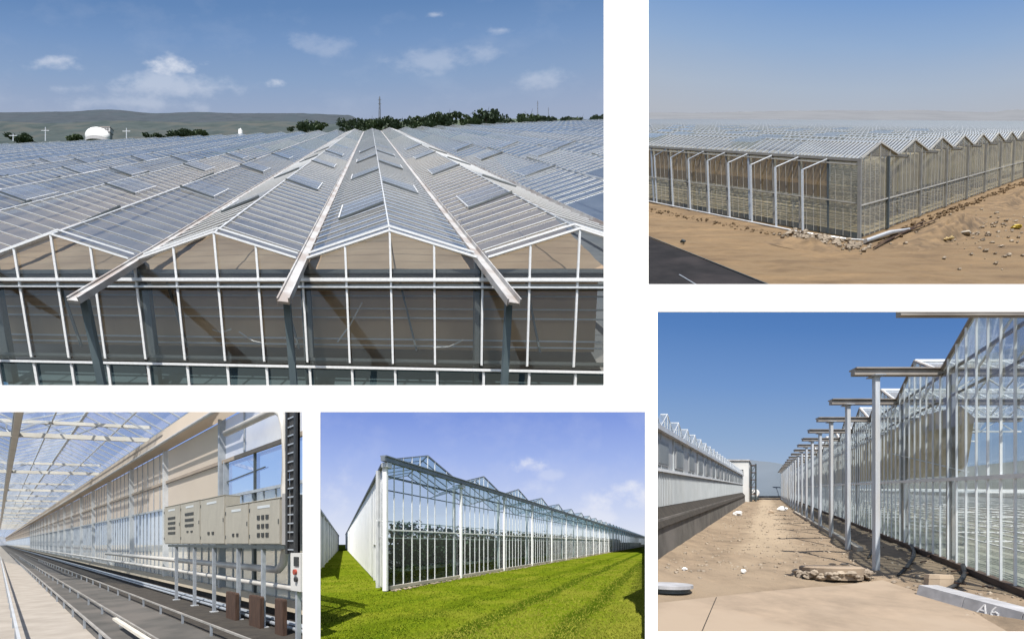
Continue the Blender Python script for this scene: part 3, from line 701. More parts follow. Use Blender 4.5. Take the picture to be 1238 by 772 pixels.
b = MB(); b.hexa([C(x, d, -.03) for x, d in pad], [C(x, d, .045) for x, d in pad])
tag(b.build('concrete_apron', M_pad), kind='structure')
b = MB(); b.bar(C(-.95, 4.2, .046), C(-.98, 8.2, .046), .014, .006)
tag(b.build('expansion_joint', M_soil_shade), kind='structure')
g3 = thing('greenhouse', 'clear glass greenhouse along the right of the lane with gutters jutting over pale columns', 'greenhouse', C(4.8, 11, .25))
XW = 4.8; ZB = .24; ZG = 5.38; ZR = 6.27; BAY = 3.91
M_in3 = pm('inner_steel', (.30, .31, .32), (.24, .25, .26), 1, .5, .2)
for n in range(-1, 19):
    d0 = 11.34+BAY*n; d1 = d0+BAY
    b = MB(); b.bar(C(2.38, d0, ZG-.02), C(XW+7, d0, ZG-.02), .10 if n < 0 else .14, .15); b.bar(C(2.38, d0, ZG+.075), C(XW+7, d0, ZG+.075), .26, .035); b.build('gutter', M_gut3, g3)
    b = MB()
    if n >= 0: b.bar(C(3.02, d0, -.05), C(3.02, d0, ZG-.1), .125, .11)
    col = b.build('column', M_col3, g3)
    b = MB(); b.bar(C(3.02, d0, ZG-.125), C(3.02, d0, ZG-.10), .3, .3, (0, 1, 0)); b.build('cap_plate', M_galv, col)
    gz = lambda d: ZG+(ZR-ZG)*(1-abs((d-d0)/BAY-.5)/.5)
    b = MB(); b.poly(C(XW, d0, ZB+.1), C(XW, d1, ZB+.1), C(XW, d1, ZG), C(XW, (d0+d1)/2, ZR), C(XW, d0, ZG)); pn = b.build('wall_panel', M_glass3, g3)
    b = MB()
    for k in range(8):
        d = d0+BAY*(k+.02)/8; b.bar(C(XW-.02, d, ZB+.08), C(XW-.02, d, gz(d)), .036, .035, dC)
    b.build('glazing', M_fr3, pn)
    b = MB()
    for dd_ in (d0, d1): b.bar(C(XW-.02, dd_, ZG+.02), C(XW-.02, (d0+d1)/2, ZR+.02), .06, .05)
    b.build('verge_trim', M_gut3, g3)
    b = MB(); dm = (d0+d1)/2
    b.poly(C(XW, d0, ZG), C(XW, dm, ZR), C(XW+7, dm, ZR), C(XW+7, d0, ZG)); b.poly(C(XW, dm, ZR), C(XW, d1, ZG), C(XW+7, d1, ZG), C(XW+7, dm, ZR)); rf3 = b.build('roof', M_roof3, g3)
    b = MB()
    for k in range(0, 8):
        x = XW+.04+k*.9; b.bar(C(x, d0, ZG+.02), C(x, dm, ZR+.02), .05, .05); b.bar(C(x, dm, ZR+.02), C(x, d1, ZG+.02), .05, .05)
    b.bar(C(XW-.03, dm, ZR+.03), C(XW+7, dm, ZR+.03), .07, .07)
    b.build('glazing', M_fr3, rf3)
    b = MB(); b.bar(C(XW+.3, d0, ZB), C(XW+.3, d0, ZG-.05), .16, .16); b.build('inner_column', M_in3, g3)
    b = MB(); b.bar(C(XW+.3, d0, ZG-.55), C(XW+7, d0, ZG-.55), .06, .06)
    for k in range(4):
        x = XW+.3+k*1.6; b.bar(C(x, d0, ZG-.55), C(x+.8, d0, ZG-.06), .03); b.bar(C(x+.8, d0, ZG-.06), C(x+1.6, d0, ZG-.55), .03)
    b.build('truss', M_fr3, g3)
for zz, wd, mt in ((2.44, .09, M_fr3), (ZG-.08, .06, M_gut3), (4.62, .05, M_gut3)):
    b = MB(); b.bar(C(XW+(.05 if mt == M_gut3 else -.005), 7, zz), C(XW+(.05 if mt == M_gut3 else -.005), 130, zz), wd, wd); b.build('rail', mt, g3)
b = MB(); b.bar(C(XW-.01, 6, ZB+.03), C(XW-.01, 130, ZB+.03), .12, .13); b.build('base_beam', pm('rusty_base', (.06, .04, .03), (.09, .06, .045), 2, .8), g3)
b = MB()                                       # drape hung behind the upper glass, bunched up at its near end
N = 90
D0 = 10.9
rows = [(0, 4.6), (.3, 4.1), (.6, 3.4), (.85, 2.9), (1, 2.56)]
for k in range(N+1):
    d = D0+70*(k/N)**1.6; sag = max(0, 1-(d-D0)/2.6)
    for f, z in rows: b.v.append(C(XW+.38+.06*math.sin(d*5)+.10*sag*math.sin(f*9), d-sag*(.9*math.sin(f*math.pi)-.25*f), z-.22*sag*(1-f)))
for k in range(N):
    for i in range(4): a = k*5+i; b.f.append((a, a+1, a+6, a+5))
b.build('drape', M_curt3, g3, smooth=True)
b = MB(); b.tube([C(XW+.2, 16.5, 3.6), C(XW+.2, 13, 3.05), C(XW+.2, 10.2, 2.6)], .02, 5); b.build('drape_cord', M_fr3, g3)
b = MB()
for k in range(24):
    x = XW+.9+.75*k
    for zz in (.55, .95, 1.35, 1.75): b.bar(C(x, 5, zz+ZB), C(x, 90, zz+ZB), .035, .03)
for k in range(28):
    d = 6+2.1*k
    for zz in (.9, 1.5, 2.1): b.bar(C(XW+.6, d, zz), C(XW+18, d, zz), .03, .03)
b.build('growing_rails', M_fr3, g3)
b = MB(); b.poly(C(XW+19, 5, ZB), C(XW+19, 90, ZB), C(XW+19, 90, ZG-.6), C(XW+19, 5, ZG-.6)); b.build('inner_screen', cloth('pale_inner_screen', (.50, .50, .46), (.40, .40, .36), .5, .15, .3), g3)
b = MB(); b.poly(C(XW+.05, 4, ZB+.02), C(XW+40, 4, ZB+.02), C(XW+40, 130, ZB+.02), C(XW+.05, 130, ZB+.02)); b.build('floor', pm('white_floor_cloth', (.27, .28, .25), (.17, .19, .16), .8, .9), g3)
# left: pale greenhouse on a bank behind a low wall
g4 = thing('greenhouse', 'long milky walled greenhouse along the left of the lane with saw tooth gables', 'greenhouse', C(-3.6, 16, 1.5))
M_facade = pm('milky_sheet', (.38, .40, .42), (.27, .285, .30), 1.4, .45, 0, .05, 8, (1, 1, .25), c3=(.33, .33, .32), sc3=.5, nr=.65)
M_win4 = glass('dim_window', (.35, .42, .46), .12, .05, .2, (.30, .34, .36), .5, .4)
XL = -3.6; ZL0 = 1.58; ZL1 = 4.17; BL = 1.9
room = lambda d: max(.05, min(7, .262*d+XL))          # how deep the block can be before it meets the next view
b = MB()
for d0 in range(12, 64):
    b.poly(C(XL, d0, ZL0), C(XL, d0+1, ZL0), C(XL, d0+1, ZL1), C(XL, d0, ZL1))
fac = b.build('wall', M_facade, g4)
b = MB(); d = 12.2
while d < 64: b.bar(C(XL+.015, d, ZL0), C(XL+.015, d, 2.78), .03, .025, dC); d += .24
for k in range(30): b.bar(C(XL+.02, 12.2+1.9*k, 2.86), C(XL+.02, 12.2+1.9*k, ZL1), .05, .04, dC)
b.build('slats', pm('slat_sheet', (.42, .45, .47), (.36, .39, .41), 1, .45), fac)
b = MB(); b.bar(C(XL+.04, 12, 2.82), C(XL+.04, 64, 2.82), .08, .10); b.build('rail', M_fr3, g4)
b = MB(); b.bar(C(XL+.08, 12, ZL1+.0), C(XL+.08, 64, ZL1+.0), .2, .16); b.build('eave_gutter', M_col3, g4)
for k in range(18):
    d = 13.6+2.75*k
    b = MB(); b.box(C, XL+.005, XL+.05, d+.02, d+1.5, 2.98, 3.84); wn = b.build('window_frame', M_in3, g4)
    b = MB(); b.box(C, XL+.051, XL+.06, d+.10, d+1.42, 3.05, 3.78); b.build('pane', M_win4 if False else pm('dim_pane', (.17, .19, .205), (.21, .23, .24), .7, .45, spec=.2), wn) if k == 0 else b.build('pane', bpy.data.materials['dim_pane'], wn)
for k in range(27):
    dm = 12.8+BL*k; q = room(dm)
    b = MB()
    P = lambda x, d, z: C(x, d, z)
    a0, a1, a2 = (XL+.1, dm-BL/2, ZL1+.08), (XL+.1, dm, ZL1+.66), (XL+.1, dm+BL/2, ZL1+.08)
    bk = lambda p, dx: P(p[0]-dx, p[1], p[2])
    b.poly(P(*a0), P(*a1), bk(a1, q), bk(a0, q)); b.poly(P(*a1), P(*a2), bk(a2, q), bk(a1, q)); r4 = b.build('roof', M_roof3, g4)
    b = MB()
    for x in [i*.45 for i in range(int(q/.45)+1)]:
        b.bar(bk(a0, x), bk(a1, x), .026, .03); b.bar(bk(a1, x), bk(a2, x), .026, .03)
    b.bar(P(*a1), bk(a1, q), .03, .03)
    b.bar(P(XL+.1, dm, ZL1+.1), P(*a1), .03, .03, dC); b.bar(P(XL+.1, dm-.4, ZL1+.1), P(XL+.1, dm-.4, ZL1+.4), .03, .03, dC); b.bar(P(XL+.1, dm+.4, ZL1+.1), P(XL+.1, dm+.4, ZL1+.4), .03, .03, dC)
    b.build('glazing', M_alu, r4)
    b = MB(); b.poly(P(*a0), P(*a2), P(*a1)); b.build('gable_pane', M_roof3, g4)
b = MB(); b.hexa([C(-3.18, 9, 1.0), C(-3.6, 9, 1.0), C(-3.64, 9, 1.6), C(-3.3, 9, 1.22)], [C(-3.18, 64, 1.0), C(-3.6, 64, 1.0), C(-3.64, 64, 1.6), C(-3.3, 64, 1.22)])
tag(b.build('earth_bank', M_soil_shade), kind='structure')  # bank coloured near-black to give the shade of the ditch
b = MB()
for k in range(28):
    d0 = 8+2*k; b.hexa([C(-3.2, d0, -.1), C(-3.5, d0, -.1), C(-3.5, d0, 1.25), C(-3.28, d0, 1.25)], [C(-3.2, d0+1.985, -.1), C(-3.5, d0+1.985, -.1), C(-3.5, d0+1.985, 1.25), C(-3.28, d0+1.985, 1.25)])
tag(b.build('retaining_wall', pm('stained_concrete', (.115, .11, .10), (.075, .07, .064), 1.2, .9, 0, .4, c3=(.14, .13, .12), sc3=.4), loc=C(-3.3, 12, 0)), 'low dark stained concrete wall along the left edge of the lane', 'wall')
# block, scaffold and tank at the lane's end
e3 = thing('end_building', 'tall pale building closing the far left end of the lane', 'building', C(-4, 68, 0))
b = MB(); b.box(C, -8, -2.75, 66, 74, 0, 6.6); b.build('wall', pm('pale_wall', (.55, .55, .54), (.46, .46, .45), .3, .9), e3)
b = MB(); b.box(C, -8.2, -2.6, 65.8, 74.2, 6.6, 6.8); b.build('roof', M_conc_g, e3)
b = MB(); b.box(C, -4.6, -3.6, 65.93, 65.98, 4.4, 5.2); b.build('window', M_black, e3)
b = MB(); b.box(C, -2.74, -2.69, 67, 68.5, 2.4, 5.6); b.build('window', bpy.data.materials['dim_pane'], e3)
t3 = thing('scaffold', 'dark scaffold tower against the pale end building', 'scaffold', C(-2.2, 70, 0))
b = MB()
for x in (-2.5, -1.7):
    for d in (69, 71): b.bar(C(x, d, 0), C(x, d, 6.3), .14, .14, (0, 1, 0))
b.build('uprights', M_dark, t3)
for z in (1.2, 2.4, 3.6, 4.8, 6.0):
    b = MB(); b.box(C, -2.55, -1.65, 68.9, 71.1, z, z+.12); b.build('deck', M_wood, t3)
b = MB()
for z in (0, 1.2, 2.4, 3.6, 4.8): b.bar(C(-2.5, 68.95, z), C(-1.7, 68.95, z+1.2), .08)
b.build('brace', M_dark, t3)
c = C(-2.0, 80, 0); t3 = thing('tank', 'white round ended tank with dark hatch at the end of the lane', 'tank', c)
b = MB(); b.tube([C(-2.2, 80, 1.25), C(-2.2, 80.15, 1.25), C(-2.2, 82, 1.25)], [.72, .8, .8], 20); b.build('shell', M_white, t3)
b = MB(); b.tube([C(-2.2, 79.9, 1.25), C(-2.2, 79.98, 1.25)], .22, 12); b.build('hatch', M_dark, t3)
for s in (-.45, .45): b = MB(); b.bar(C(-2.2+s, 81, 0), C(-2.2+s, 81, .7), .14, 1.4, dC); b.build('cradle', M_conc, t3)
for x, d, h, lab in ((-2.3, 74, .7, 'dark machine parked before the white tank at the lane end'), (-1.75, 76, .55, 'second small dark machine beside the tank, nearer the lane')):
    r = thing('machine', lab, 'machine', C(x, d, 0), 'machines at the end of the lane')
    b = MB(); b.box(C, x-.4, x+.4, d, d+1.2, .22, h); b.build('body', M_dark, r)
    b = MB(); b.box(C, x-.3, x+.1, d+.3, d+1, h, h+.35); b.build('cab', M_galv, r)
    for sx in (-.32, .32):
        for q in (.25, .95): b = MB(); b.tube([C(x+sx-.06, d+q, .2), C(x+sx+.06, d+q, .2)], .2, 10); b.build('wheel', M_black, r)
hills('hills', [(700, 553), (820, 551), (900, 555), (930, 558), (960, 563), (1000, 568), (1100, 574)], 599, 82.5, 88, pm('blue_hills', (.11, .14, .18), (.13, .155, .19), .05, .95), 787, 1330, 1.6, 9)  # distance haze put into the blue base colour
# kerb along the columns, kerb block with painted marks, bits on the ground
b = MB()
for k in range(9):
    d0 = 14.5+2.6*k; x0 = 3.32-.028*(d0-14.5); x1 = x0-.028*2.6
    b.hexa([C(x0-.13, d0, -.05), C(x0+.1, d0, -.05), C(x0+.1, d0, .13), C(x0-.13, d0, .13)], [C(x1-.13, d0+2.56, -.05), C(x1+.1, d0+2.56, -.05), C(x1+.1, d0+2.56, .13), C(x1-.13, d0+2.56, .13)])
tag(b.build('kerb', M_conc, loc=C(3.3, 15, 0)), 'line of pale sandy kerbstones beside the row of columns', 'kerb')
ka, kb = C(3.05, 8.42, 0), C(4.35, 5.9, 0); kd = (kb-ka).normalized(); kn = kd.cross(V((0, 0, 1))).normalized()
if kn.x > 0: kn = -kn
K = lambda l, o, z: ka+kd*l-kn*o+V((0, 0, z))
r = thing('kerb_block', 'grey white kerb block with painted A6 marks at the lane foreground', 'kerb', ka)
for k in range(3):
    L0, L1 = k*.95, k*.95+.935
    b = MB(); b.hexa([K(L0, 0, .0), K(L0, .44, .0), K(L0, .40, .24), K(L0, .06, .24)], [K(L1, 0, .0), K(L1, .44, .0), K(L1, .40, .24), K(L1, .06, .24)]); b.build('stone', M_conc_g, r)
def strokes(name, lines, org, ux, uz, wd, mat, parent):
    b = MB()
    for pl in lines:
        for p, q in zip(pl, pl[1:]): b.bar(org+ux*p[0]+uz*p[1], org+ux*q[0]+uz*q[1], wd, .006, ux.cross(uz))
    return b.build(name, mat, parent)
uz = (K(0, .06, .24)-K(0, 0, 0)).normalized(); sgn = -1 if kd.x < 0 else 1
fn = kd.cross(uz).normalized(); fn = fn if fn.x < 0 else -fn
org = K(1.22, 0, .0)+uz*.04+fn*.004
strokes('painted_letter', [[(0, 0), (.09, .17), (.15, 0)], [(.045, .06), (.13, .06)]], org, kd, uz, .022, M_white, r)
strokes('painted_digit', [[(.27, .175), (.23, .10), (.225, .04), (.27, .005), (.33, .02), (.34, .07), (.29, .095), (.235, .07)]], org, kd, uz, .022, M_white, r)
c = C(1.62, 10.35, 0); r = thing('manhole', 'round concrete manhole top ringed with broken rubble in the lane', 'manhole', c)
b = MB(); b.tube([c+V((0, 0, -.05)), c+V((0, 0, .23)), c+V((0, 0, .26))], [.63, .66, .60], 26); b.build('cover', M_pad, r)
b = MB()
for k in range(70):
    a = random.uniform(0, 6.283); q = random.uniform(.66, .80); b.lump(c+V((q*math.cos(a), q*math.sin(a)*.9, random.uniform(.0, .13))), random.uniform(.04, .10), (1.2, 1, .8), .35, 6, 4)
b.build('rubble_ring', M_rock, r)
for k in range(2):
    b = MB(); b.lump(c+V((.12+.3*k, .1, .30)), .06, (1.9, 1, .5), .35, 6, 4); b.build('stone', M_rock, r)
c = C(-2.12, 9.0, .02); r = thing('round_cover', 'round grey disc cover lying at the left edge of the lane', 'cover', c)
b = MB(); b.tube([c+V((0, 0, .03)), c+V((0, 0, .10))], .50, 22); b.build('disc', M_conc_g, r)
b = MB(); b.tube([c+V((0, 0, -.06)), c+V((0, 0, .03))], .44, 22); b.build('rim', M_dark, r)
M_tanb = pm('sandy_block', (.42, .33, .24), (.34, .265, .19), 2, .9, 0, .3)
c = C(3.72, 8.9, .06); b = MB(); U = V((.95, -.25, 0)); W_ = V((.2, .9, 0))
ring = lambda s, z: [c+U*(.21*s)*math.cos(k*.7854+.4)*1.2+W_*(.17*s)*math.sin(k*.7854+.4)*1.2+V((0, 0, z)) for k in range(8)]
b.hexa(ring(1, 0), ring(.96, .2)); b.hexa(ring(.98, .202), ring(.9, .29))
tag(b.build('sand_block', M_tanb, loc=c), 'tan block of stone lying below the clear glass wall', 'block')
for pts, lab in (([(4.74, 13.5), (4.62, 12.9), (4.25, 11.9), (3.75, 11.0), (3.3, 10.3)], 'black hose curving out under the glass wall behind the tan block'), ([(4.74, 9.95), (4.62, 9.6), (4.3, 9.05), (3.95, 8.65), (3.55, 8.45)], 'black hose curving out under the glass wall in front of the tan block'),
                 ([(3.9, 14.6), (3.6, 14.0), (3.2, 12.9)], 'short dark hose end beside the nearest column base')):
    b = MB(); P5 = [C(x, d, lane_h(x, d)+(.16 if k == 0 else .05)) for k, (x, d) in enumerate(pts)]; b.tube(P5, [.045]*(len(P5)-1)+[.03], 8)
    tag(b.build('hose', M_black, loc=P5[0], smooth=True), lab, 'hose', 'black hoses at the foot of the glass wall')
for x, d, rr, mt, nm, lab in ((-2.35, 34, .3, M_white, 'white_sack', 'white sack lying at the left side of the lane far back'), (1.7, 41, .35, M_white, 'white_sack', 'small upright white sack in the lane near the far columns'), (.45, 37, .2, M_tanb, 'stone', 'pale stone lying in the middle of the far lane'),
                              (-.6, 10.9, .06, M_white, 'scrap', 'tiny white scrap on the dirt left of the manhole'), (-2.2, 11.2, .06, M_white, 'scrap', 'tiny pale scrap near the round disc cover')):
    b = MB(); b.lump(C(x, d, rr*.4), rr, (1.3, .9, .8), .3, 8, 6); tag(b.build(nm, mt, loc=C(x, d, 0)), lab, nm.split('_')[-1])
b = MB(); c0 = C(0, 12, 0)
for k in range(2600):
    x = random.uniform(-3, 4.7); d = 7+random.random()**2*45
    if d < 10.2 and x < 3: continue
    b.lump(C(x, d, lane_h(x, d)+.01), (.008+.045*random.random()**3)*(1+d*.015), (1.2, 1, .7), .35, 5, 3)
tag(b.build('pebbles', M_rock, loc=c0), 'small stones and clods strewn over the dirt lane', 'pebbles', kind='stuff')
b = MB()
for k in range(9):
    x = random.uniform(3.4, 4.6); d = random.uniform(7.6, 12); a = random.uniform(0, 3); b.bar(C(x, d, .14+.1*(x-3.4)), C(x+.22*math.cos(a), d+.22*math.sin(a), .16+.1*(x-3.4)), .03)
tag(b.build('wood_scraps', M_wood, loc=C(4, 9, .1)), 'thin wood scraps scattered on the strip under the glass wall', 'scraps', kind='stuff')

# ============================================================ view 4: the glass house on mown grass
cut_to(376, 787.5, 481, 900)
G0 = V((-5.921, 19.1, 0)); eA = V((.366, 1, 0)); eB = V((-.414, 1, 0))       # the two wall directions from the corner
BY = 7.067
D = Frame(G0, eA*BY, eB*BY, (0, 0, 1))
nA = V((1, -.366, 0)).normalized(); nBv = V((-1, -.414, 0)).normalized()
M_glass4 = glass('clear_glass', (.80, .88, .87), .03, .01, .012, (.5, .6, .62), .3, .13)
M_white4 = pm('whitewashed_glass', (.74, .75, .75), (.58, .60, .605), 1.2, .45, 0, .05, c3=(.70, .72, .72), sc3=.15)
M_post4 = pm('white_post', (.80, .81, .82), (.72, .73, .74), 1, .35)
M_beam4 = pm('grey_beam', (.24, .27, .31), (.18, .205, .24), .8, .4, .3)
M_grass = pm('mown_turf', (.135, .172, .010), (.085, .125, .007), 2.2, .95, 0, .5, 8, c3=(.16, .18, .018), sc3=.3, bdist=.03, spec=0)
def stripe_material(m, dark, pale):
    t = m.node_tree; N = t.nodes.new; L = t.links.new; p = t.nodes['Principled BSDF']; old = p.inputs['Base Color'].links[0].from_socket
    tc = N('ShaderNodeTexCoord'); sp = N('ShaderNodeSeparateXYZ'); L(tc.outputs['Object'], sp.inputs[0])
    nz = N('ShaderNodeTexNoise'); nz.inputs['Scale'].default_value = .22; nz.inputs['Detail'].default_value = 5; L(tc.outputs['Object'], nz.inputs['Vector'])
    def ma(op, *a):
        n = N('ShaderNodeMath'); n.operation = op
        for i, x in enumerate(a):
            if isinstance(x, (int, float)): n.inputs[i].default_value = x
            else: L(x, n.inputs[i])
        return n.outputs[0]
    v = ma('SUBTRACT', ma('MULTIPLY', sp.outputs[0], .939), ma('MULTIPLY', sp.outputs[1], .344))
    v = ma('ADD', v, ma('MULTIPLY', nz.outputs[0], 1.1))
    si = ma('SINE', ma('MULTIPLY', v, 2.6))
    mr = N('ShaderNodeMapRange'); mr.interpolation_type = 'SMOOTHSTEP'; L(si, mr.inputs[0]); mr.inputs[1].default_value = .25; mr.inputs[2].default_value = .95
    n2 = N('ShaderNodeTexNoise'); n2.inputs['Scale'].default_value = .5; n2.inputs['Detail'].default_value = 5; L(tc.outputs['Object'], n2.inputs['Vector'])
    near = N('ShaderNodeMapRange'); L(v, near.inputs[0]); near.inputs[1].default_value = -9; near.inputs[2].default_value = -4.5
    f = ma('MULTIPLY', ma('MULTIPLY', mr.outputs[0], near.outputs[0]), ma('MINIMUM', ma('ADD', n2.outputs[0], .55), 1))
    mx = N('ShaderNodeMix'); mx.data_type = 'RGBA'; L(f, mx.inputs[0]); L(old, mx.inputs[6]); mx.inputs[7].default_value = (*dark, 1)
    pr = N('ShaderNodeMapRange'); pr.interpolation_type = 'SMOOTHSTEP'; L(ma('ADD', v, ma('MULTIPLY', n2.outputs[0], 3.0)), pr.inputs[0]); pr.inputs[1].default_value = -.6; pr.inputs[2].default_value = 2.2; pr.inputs[4].default_value = .8
    m2 = N('ShaderNodeMix'); m2.data_type = 'RGBA'; L(pr.outputs[0], m2.inputs[0]); L(mx.outputs[2], m2.inputs[6]); m2.inputs[7].default_value = (*pale, 1)
    L(m2.outputs[2], p.inputs['Base Color'])
stripe_material(M_grass, (.045, .075, .004), (.19, .19, .03))
Wd = Frame((0, 0, 0), (1, 0, 0), (0, 1, 0), (0, 0, 1))
xs_ = [-16+.5*k for k in range(60)]
bumpy(Wd, [-260, -90, -40, -24]+xs_+[20, 40, 100, 300], [6+.35*k for k in range(70)]+[32+4*k for k in range(20)]+[150, 300, 700], lambda x, y: .05*mnoise.fractal(V((x*.25, y*.2, 1)), 1, 2, 4)-.02, 'lawn', M_grass)
M_blade = pm('grass_blade', (.155, .195, .010), (.095, .14, .007), .6, .9, spec=0, c3=(.19, .21, .018), sc3=.25)
stripe_material(M_blade, (.05, .085, .005), (.215, .215, .035))
b = MB()
for k in range(64000):
    y = 9.0+50*random.random()**2.4; x = y*random.uniform(-.49, .345)
    p = V((x, y, 0)); q = p-G0
    if q.dot(V((1, -.366, 0))) < .3 and q.dot(V((-1, -.414, 0))) < .3: continue
    z = .05*mnoise.fractal(V((x*.25, y*.2, 1)), 1, 2, 4)-.02; a = random.uniform(0, 6.28); h = random.uniform(.02, .05); wv = .011+.0012*(y-9)
    dx, dy = math.cos(a)*wv, math.sin(a)*wv
    b.v += [V((x-dx, y-dy, z)), V((x+dx, y+dy, z)), V((x+random.gauss(0, .03), y+random.gauss(0, .03), z+h))]; n = len(b.v); b.f.append((n-3, n-2, n-1))
tag(b.build('grass', M_blade, loc=V((0, 12, 0))), 'short mown green grass in front of the clear glass house', 'grass', kind='stuff')
g5 = thing('greenhouse', 'tall clear glass greenhouse with white end posts rising from mown grass', 'greenhouse', G0)
ZT, ZK = 5.72, 6.12; NB = 44
def pA(t, z, off=0): return G0+eA*(BY*t)+nA*off+V((0, 0, z))
for n in range(NB):
    gz = lambda f: ZK-.1+(.95)*(1-abs(f-.5)/.5)
    b = MB(); b.poly(pA(n+.02, .12), pA(n+.98, .12), pA(n+.98, 5.3), pA(n+.02, 5.3)); b.poly(pA(n+.02, 5.31), pA(n+.98, 5.31), pA(n+.98, gz(.98)), pA(n+.5, gz(.5)), pA(n+.02, gz(.02))); pn = b.build('wall_panel', M_glass4, g5)
    b = MB()
    for f in ((.1, .2, .3, .4, .5, .6, .775, .9) if n < 14 else (.2, .4, .6, .8)):
        b.bar(pA(n+f, .1, .02), pA(n+f, gz(f), .02), .042, .04, eA)
    b.build('glazing', M_fr3, pn)
    b = MB(); b.bar(pA(n+.03, gz(.03), .0), pA(n+.5, gz(.5), .0), .07, .07); b.bar(pA(n+.5, gz(.5), .0), pA(n+.97, gz(.97), .0), .08, .08); b.build('verge_trim', M_beam4, g5)
    b = MB(); b.bar(pA(n, 0, .12), pA(n, ZT, .12), .15, .13, eA); po = b.build('post', M_post4, g5)
    b = MB(); b.bar(pA(n-.02, ZT+.06, .14), pA(n+.03, ZT+.06, .14), .30, .22); b.build('bracket', M_alu, po)
    if n < 30:
        b = MB(); b.bar(pA(n+.03, .1, -.5), pA(n+.03, 5.6, -.5), .14, .14, eA); b.build('inner_column', M_alu, g5)
    dep = min(2.6 if n == 0 else 6, 40)
    i_ = 1.35
    b = MB(); q0, q1, q2 = pA(n+.02, gz(.02)), pA(n+.5, gz(.5)), pA(n+.98, gz(.98)); bk = eB*BY*(i_ if n else .95)
    b.poly(q0, q1, q1+bk, q0+bk); b.poly(q1, q2, q2+bk, q1+bk); rf5 = b.build('roof', M_glass4, g5)
    b = MB()
    for k in range(0, 6):
        e = bk*(k/5); b.bar(q0+e, q1+e, .05); b.bar(q1+e, q2+e, .05)
    b.bar(q1, q1+bk, .06); b.build('glazing', M_beam4, rf5)
b = MB(); b.bar(pA(-.045, ZK-.1, .2), pA(NB, ZK-.1, .2), .22, .20); b.bar(pA(-.04, ZK+.03, .2), pA(NB, ZK+.03, .2), .34, .05); b.build('gutter_beam', M_beam4, g5)
for zz, wd, off, mt in ((2.82, .07, .03, M_post4), (5.33, .09, -.06, M_beam4), (4.68, .05, -.08, M_beam4), (.10, .16, .03, M_conc), (3.25, .05, -.4, M_post4), (2.45, .05, -.35, M_alu)):
    b = MB(); b.bar(pA(0, zz, off), pA(NB, zz, off), wd, wd); b.build('rail', mt, g5)
b = MB(); b.bar(G0+nBv*.02+nA*.02+V((0, 0, 0)), G0+nBv*.02+nA*.02+V((0, 0, ZT)), .08, .08, eA); b.build('corner_post', M_post4, g5)
NS = 22
for n in range(NS):
    pB = lambda t, z, off=0: G0+eB*(BY*t)+nBv*off+V((0, 0, z))
    b = MB(); b.poly(pB(n+.005, .05), pB(n+.995, .05), pB(n+.995, ZT+.02), pB(n+.005, ZT+.02)); sp_ = b.build('side_panel', M_white4, g5)
    b = MB()
    for f in (0, .17, .33, .5, .67, .83): b.bar(pB(n+f, .05, .01), pB(n+f, ZT, .01), .03, .02, eB)
    b.build('glazing', M_post4, sp_)
b = MB(); b.bar(G0+nBv*.05+V((0, 0, ZT+.08)), G0+eB*(BY*NS)+nBv*.05+V((0, 0, ZT+.08)), .16, .12); b.build('side_gutter', M_dark, g5)
b = MB(); b.box(D, .62, .75, .02, .02, 0, 0) if False else b.bar(G0+eB*(BY*.55)+nBv*.03, G0+eB*(BY*.55)+nBv*.03+V((0, 0, 2.1)), .05, .04, eB); b.bar(G0+eB*(BY*.75)+nBv*.03, G0+eB*(BY*.75)+nBv*.03+V((0, 0, 2.1)), .05, .04, eB); b.bar(G0+eB*(BY*.55)+nBv*.03+V((0, 0, 2.1)), G0+eB*(BY*.75)+nBv*.03+V((0, 0, 2.1)), .05, .04); b.build('door_frame', M_alu, g5)
# inside: floor, leaf rows and dark sheet standing in for the reflection of trees
b = MB(); b.poly(G0+V((0, .3, .09)), pA(NB, .09, -.15), pA(NB, .09, -.15)+V((-60, 0, 0)), G0+eB*(BY*NS)+V((.2, 0, .09))); b.build('floor', pm('dark_floor', (.06, .065, .06), (.04, .045, .042), .6, .9), g5)
M_mirrored = pm('crop_leaf', (.018, .042, .016), (.032, .06, .026), .9, .7)
for row in range(3):
    b = MB(); off = -1.3-1.1*row
    for k in range(7500):
        t = .30+.24*row+random.random()**1.5*16; top = 3.2+.7*mnoise.noise(V((t*5.5, row*3.1, 0)))+.25*mnoise.noise(V((t*19, row, 4)))
        z = random.uniform(1.2, top) if random.random() < .6 else random.uniform(.1, 1.6)
        p = pA(t, z, off+random.gauss(0, .22)); s = random.uniform(.08, .2)*(1+t*.05)
        n1 = V((g(0, 1), g(0, 1), g(0, 1))).normalized(); n2 = n1.cross(V((.3, .4, .86))).normalized(); b.poly(p-n1*s, p+n2*s*.6, p+n1*s, p-n2*s*.6)
    tag(b.build('crop', M_mirrored if row else bpy.data.materials['crop_leaf'], g5), kind='stuff')
b = MB()
for row in range(3): b.bar(pA(.32+.24*row, .75, -1.3-1.1*row), pA(18, .75, -1.3-1.1*row), .3, .18)
b.build('crop_gutter', pm('grey_trough', (.22, .24, .25), (.16, .17, .18), 1, .5), g5)
b = MB(); b.poly(pA(1.0, .03, -4.4), pA(NB, .03, -4.4), pA(NB, 2.5, -4.4), pA(1.0, 2.5, -4.4)); b.build('inner_screen', pm('dark_screen', (.035, .045, .042), (.025, .032, .03), .5, .8), g5)  # dark sheet for the darkest part of the tree reflection
# neighbouring house at the left edge
H0 = V((-14.2, 27.5, 0)); eC = V((-.352, 1, 0)); nC = V((1, .352, 0)).normalized()
g6 = thing('greenhouse', 'second white greenhouse cut by the left edge behind the grass alley', 'greenhouse', H0)
hp = lambda d, z, off=0: V((619*0, 0, 0))+V((eC.x*(d-27.5)+H0.x, d, z))+nC*off
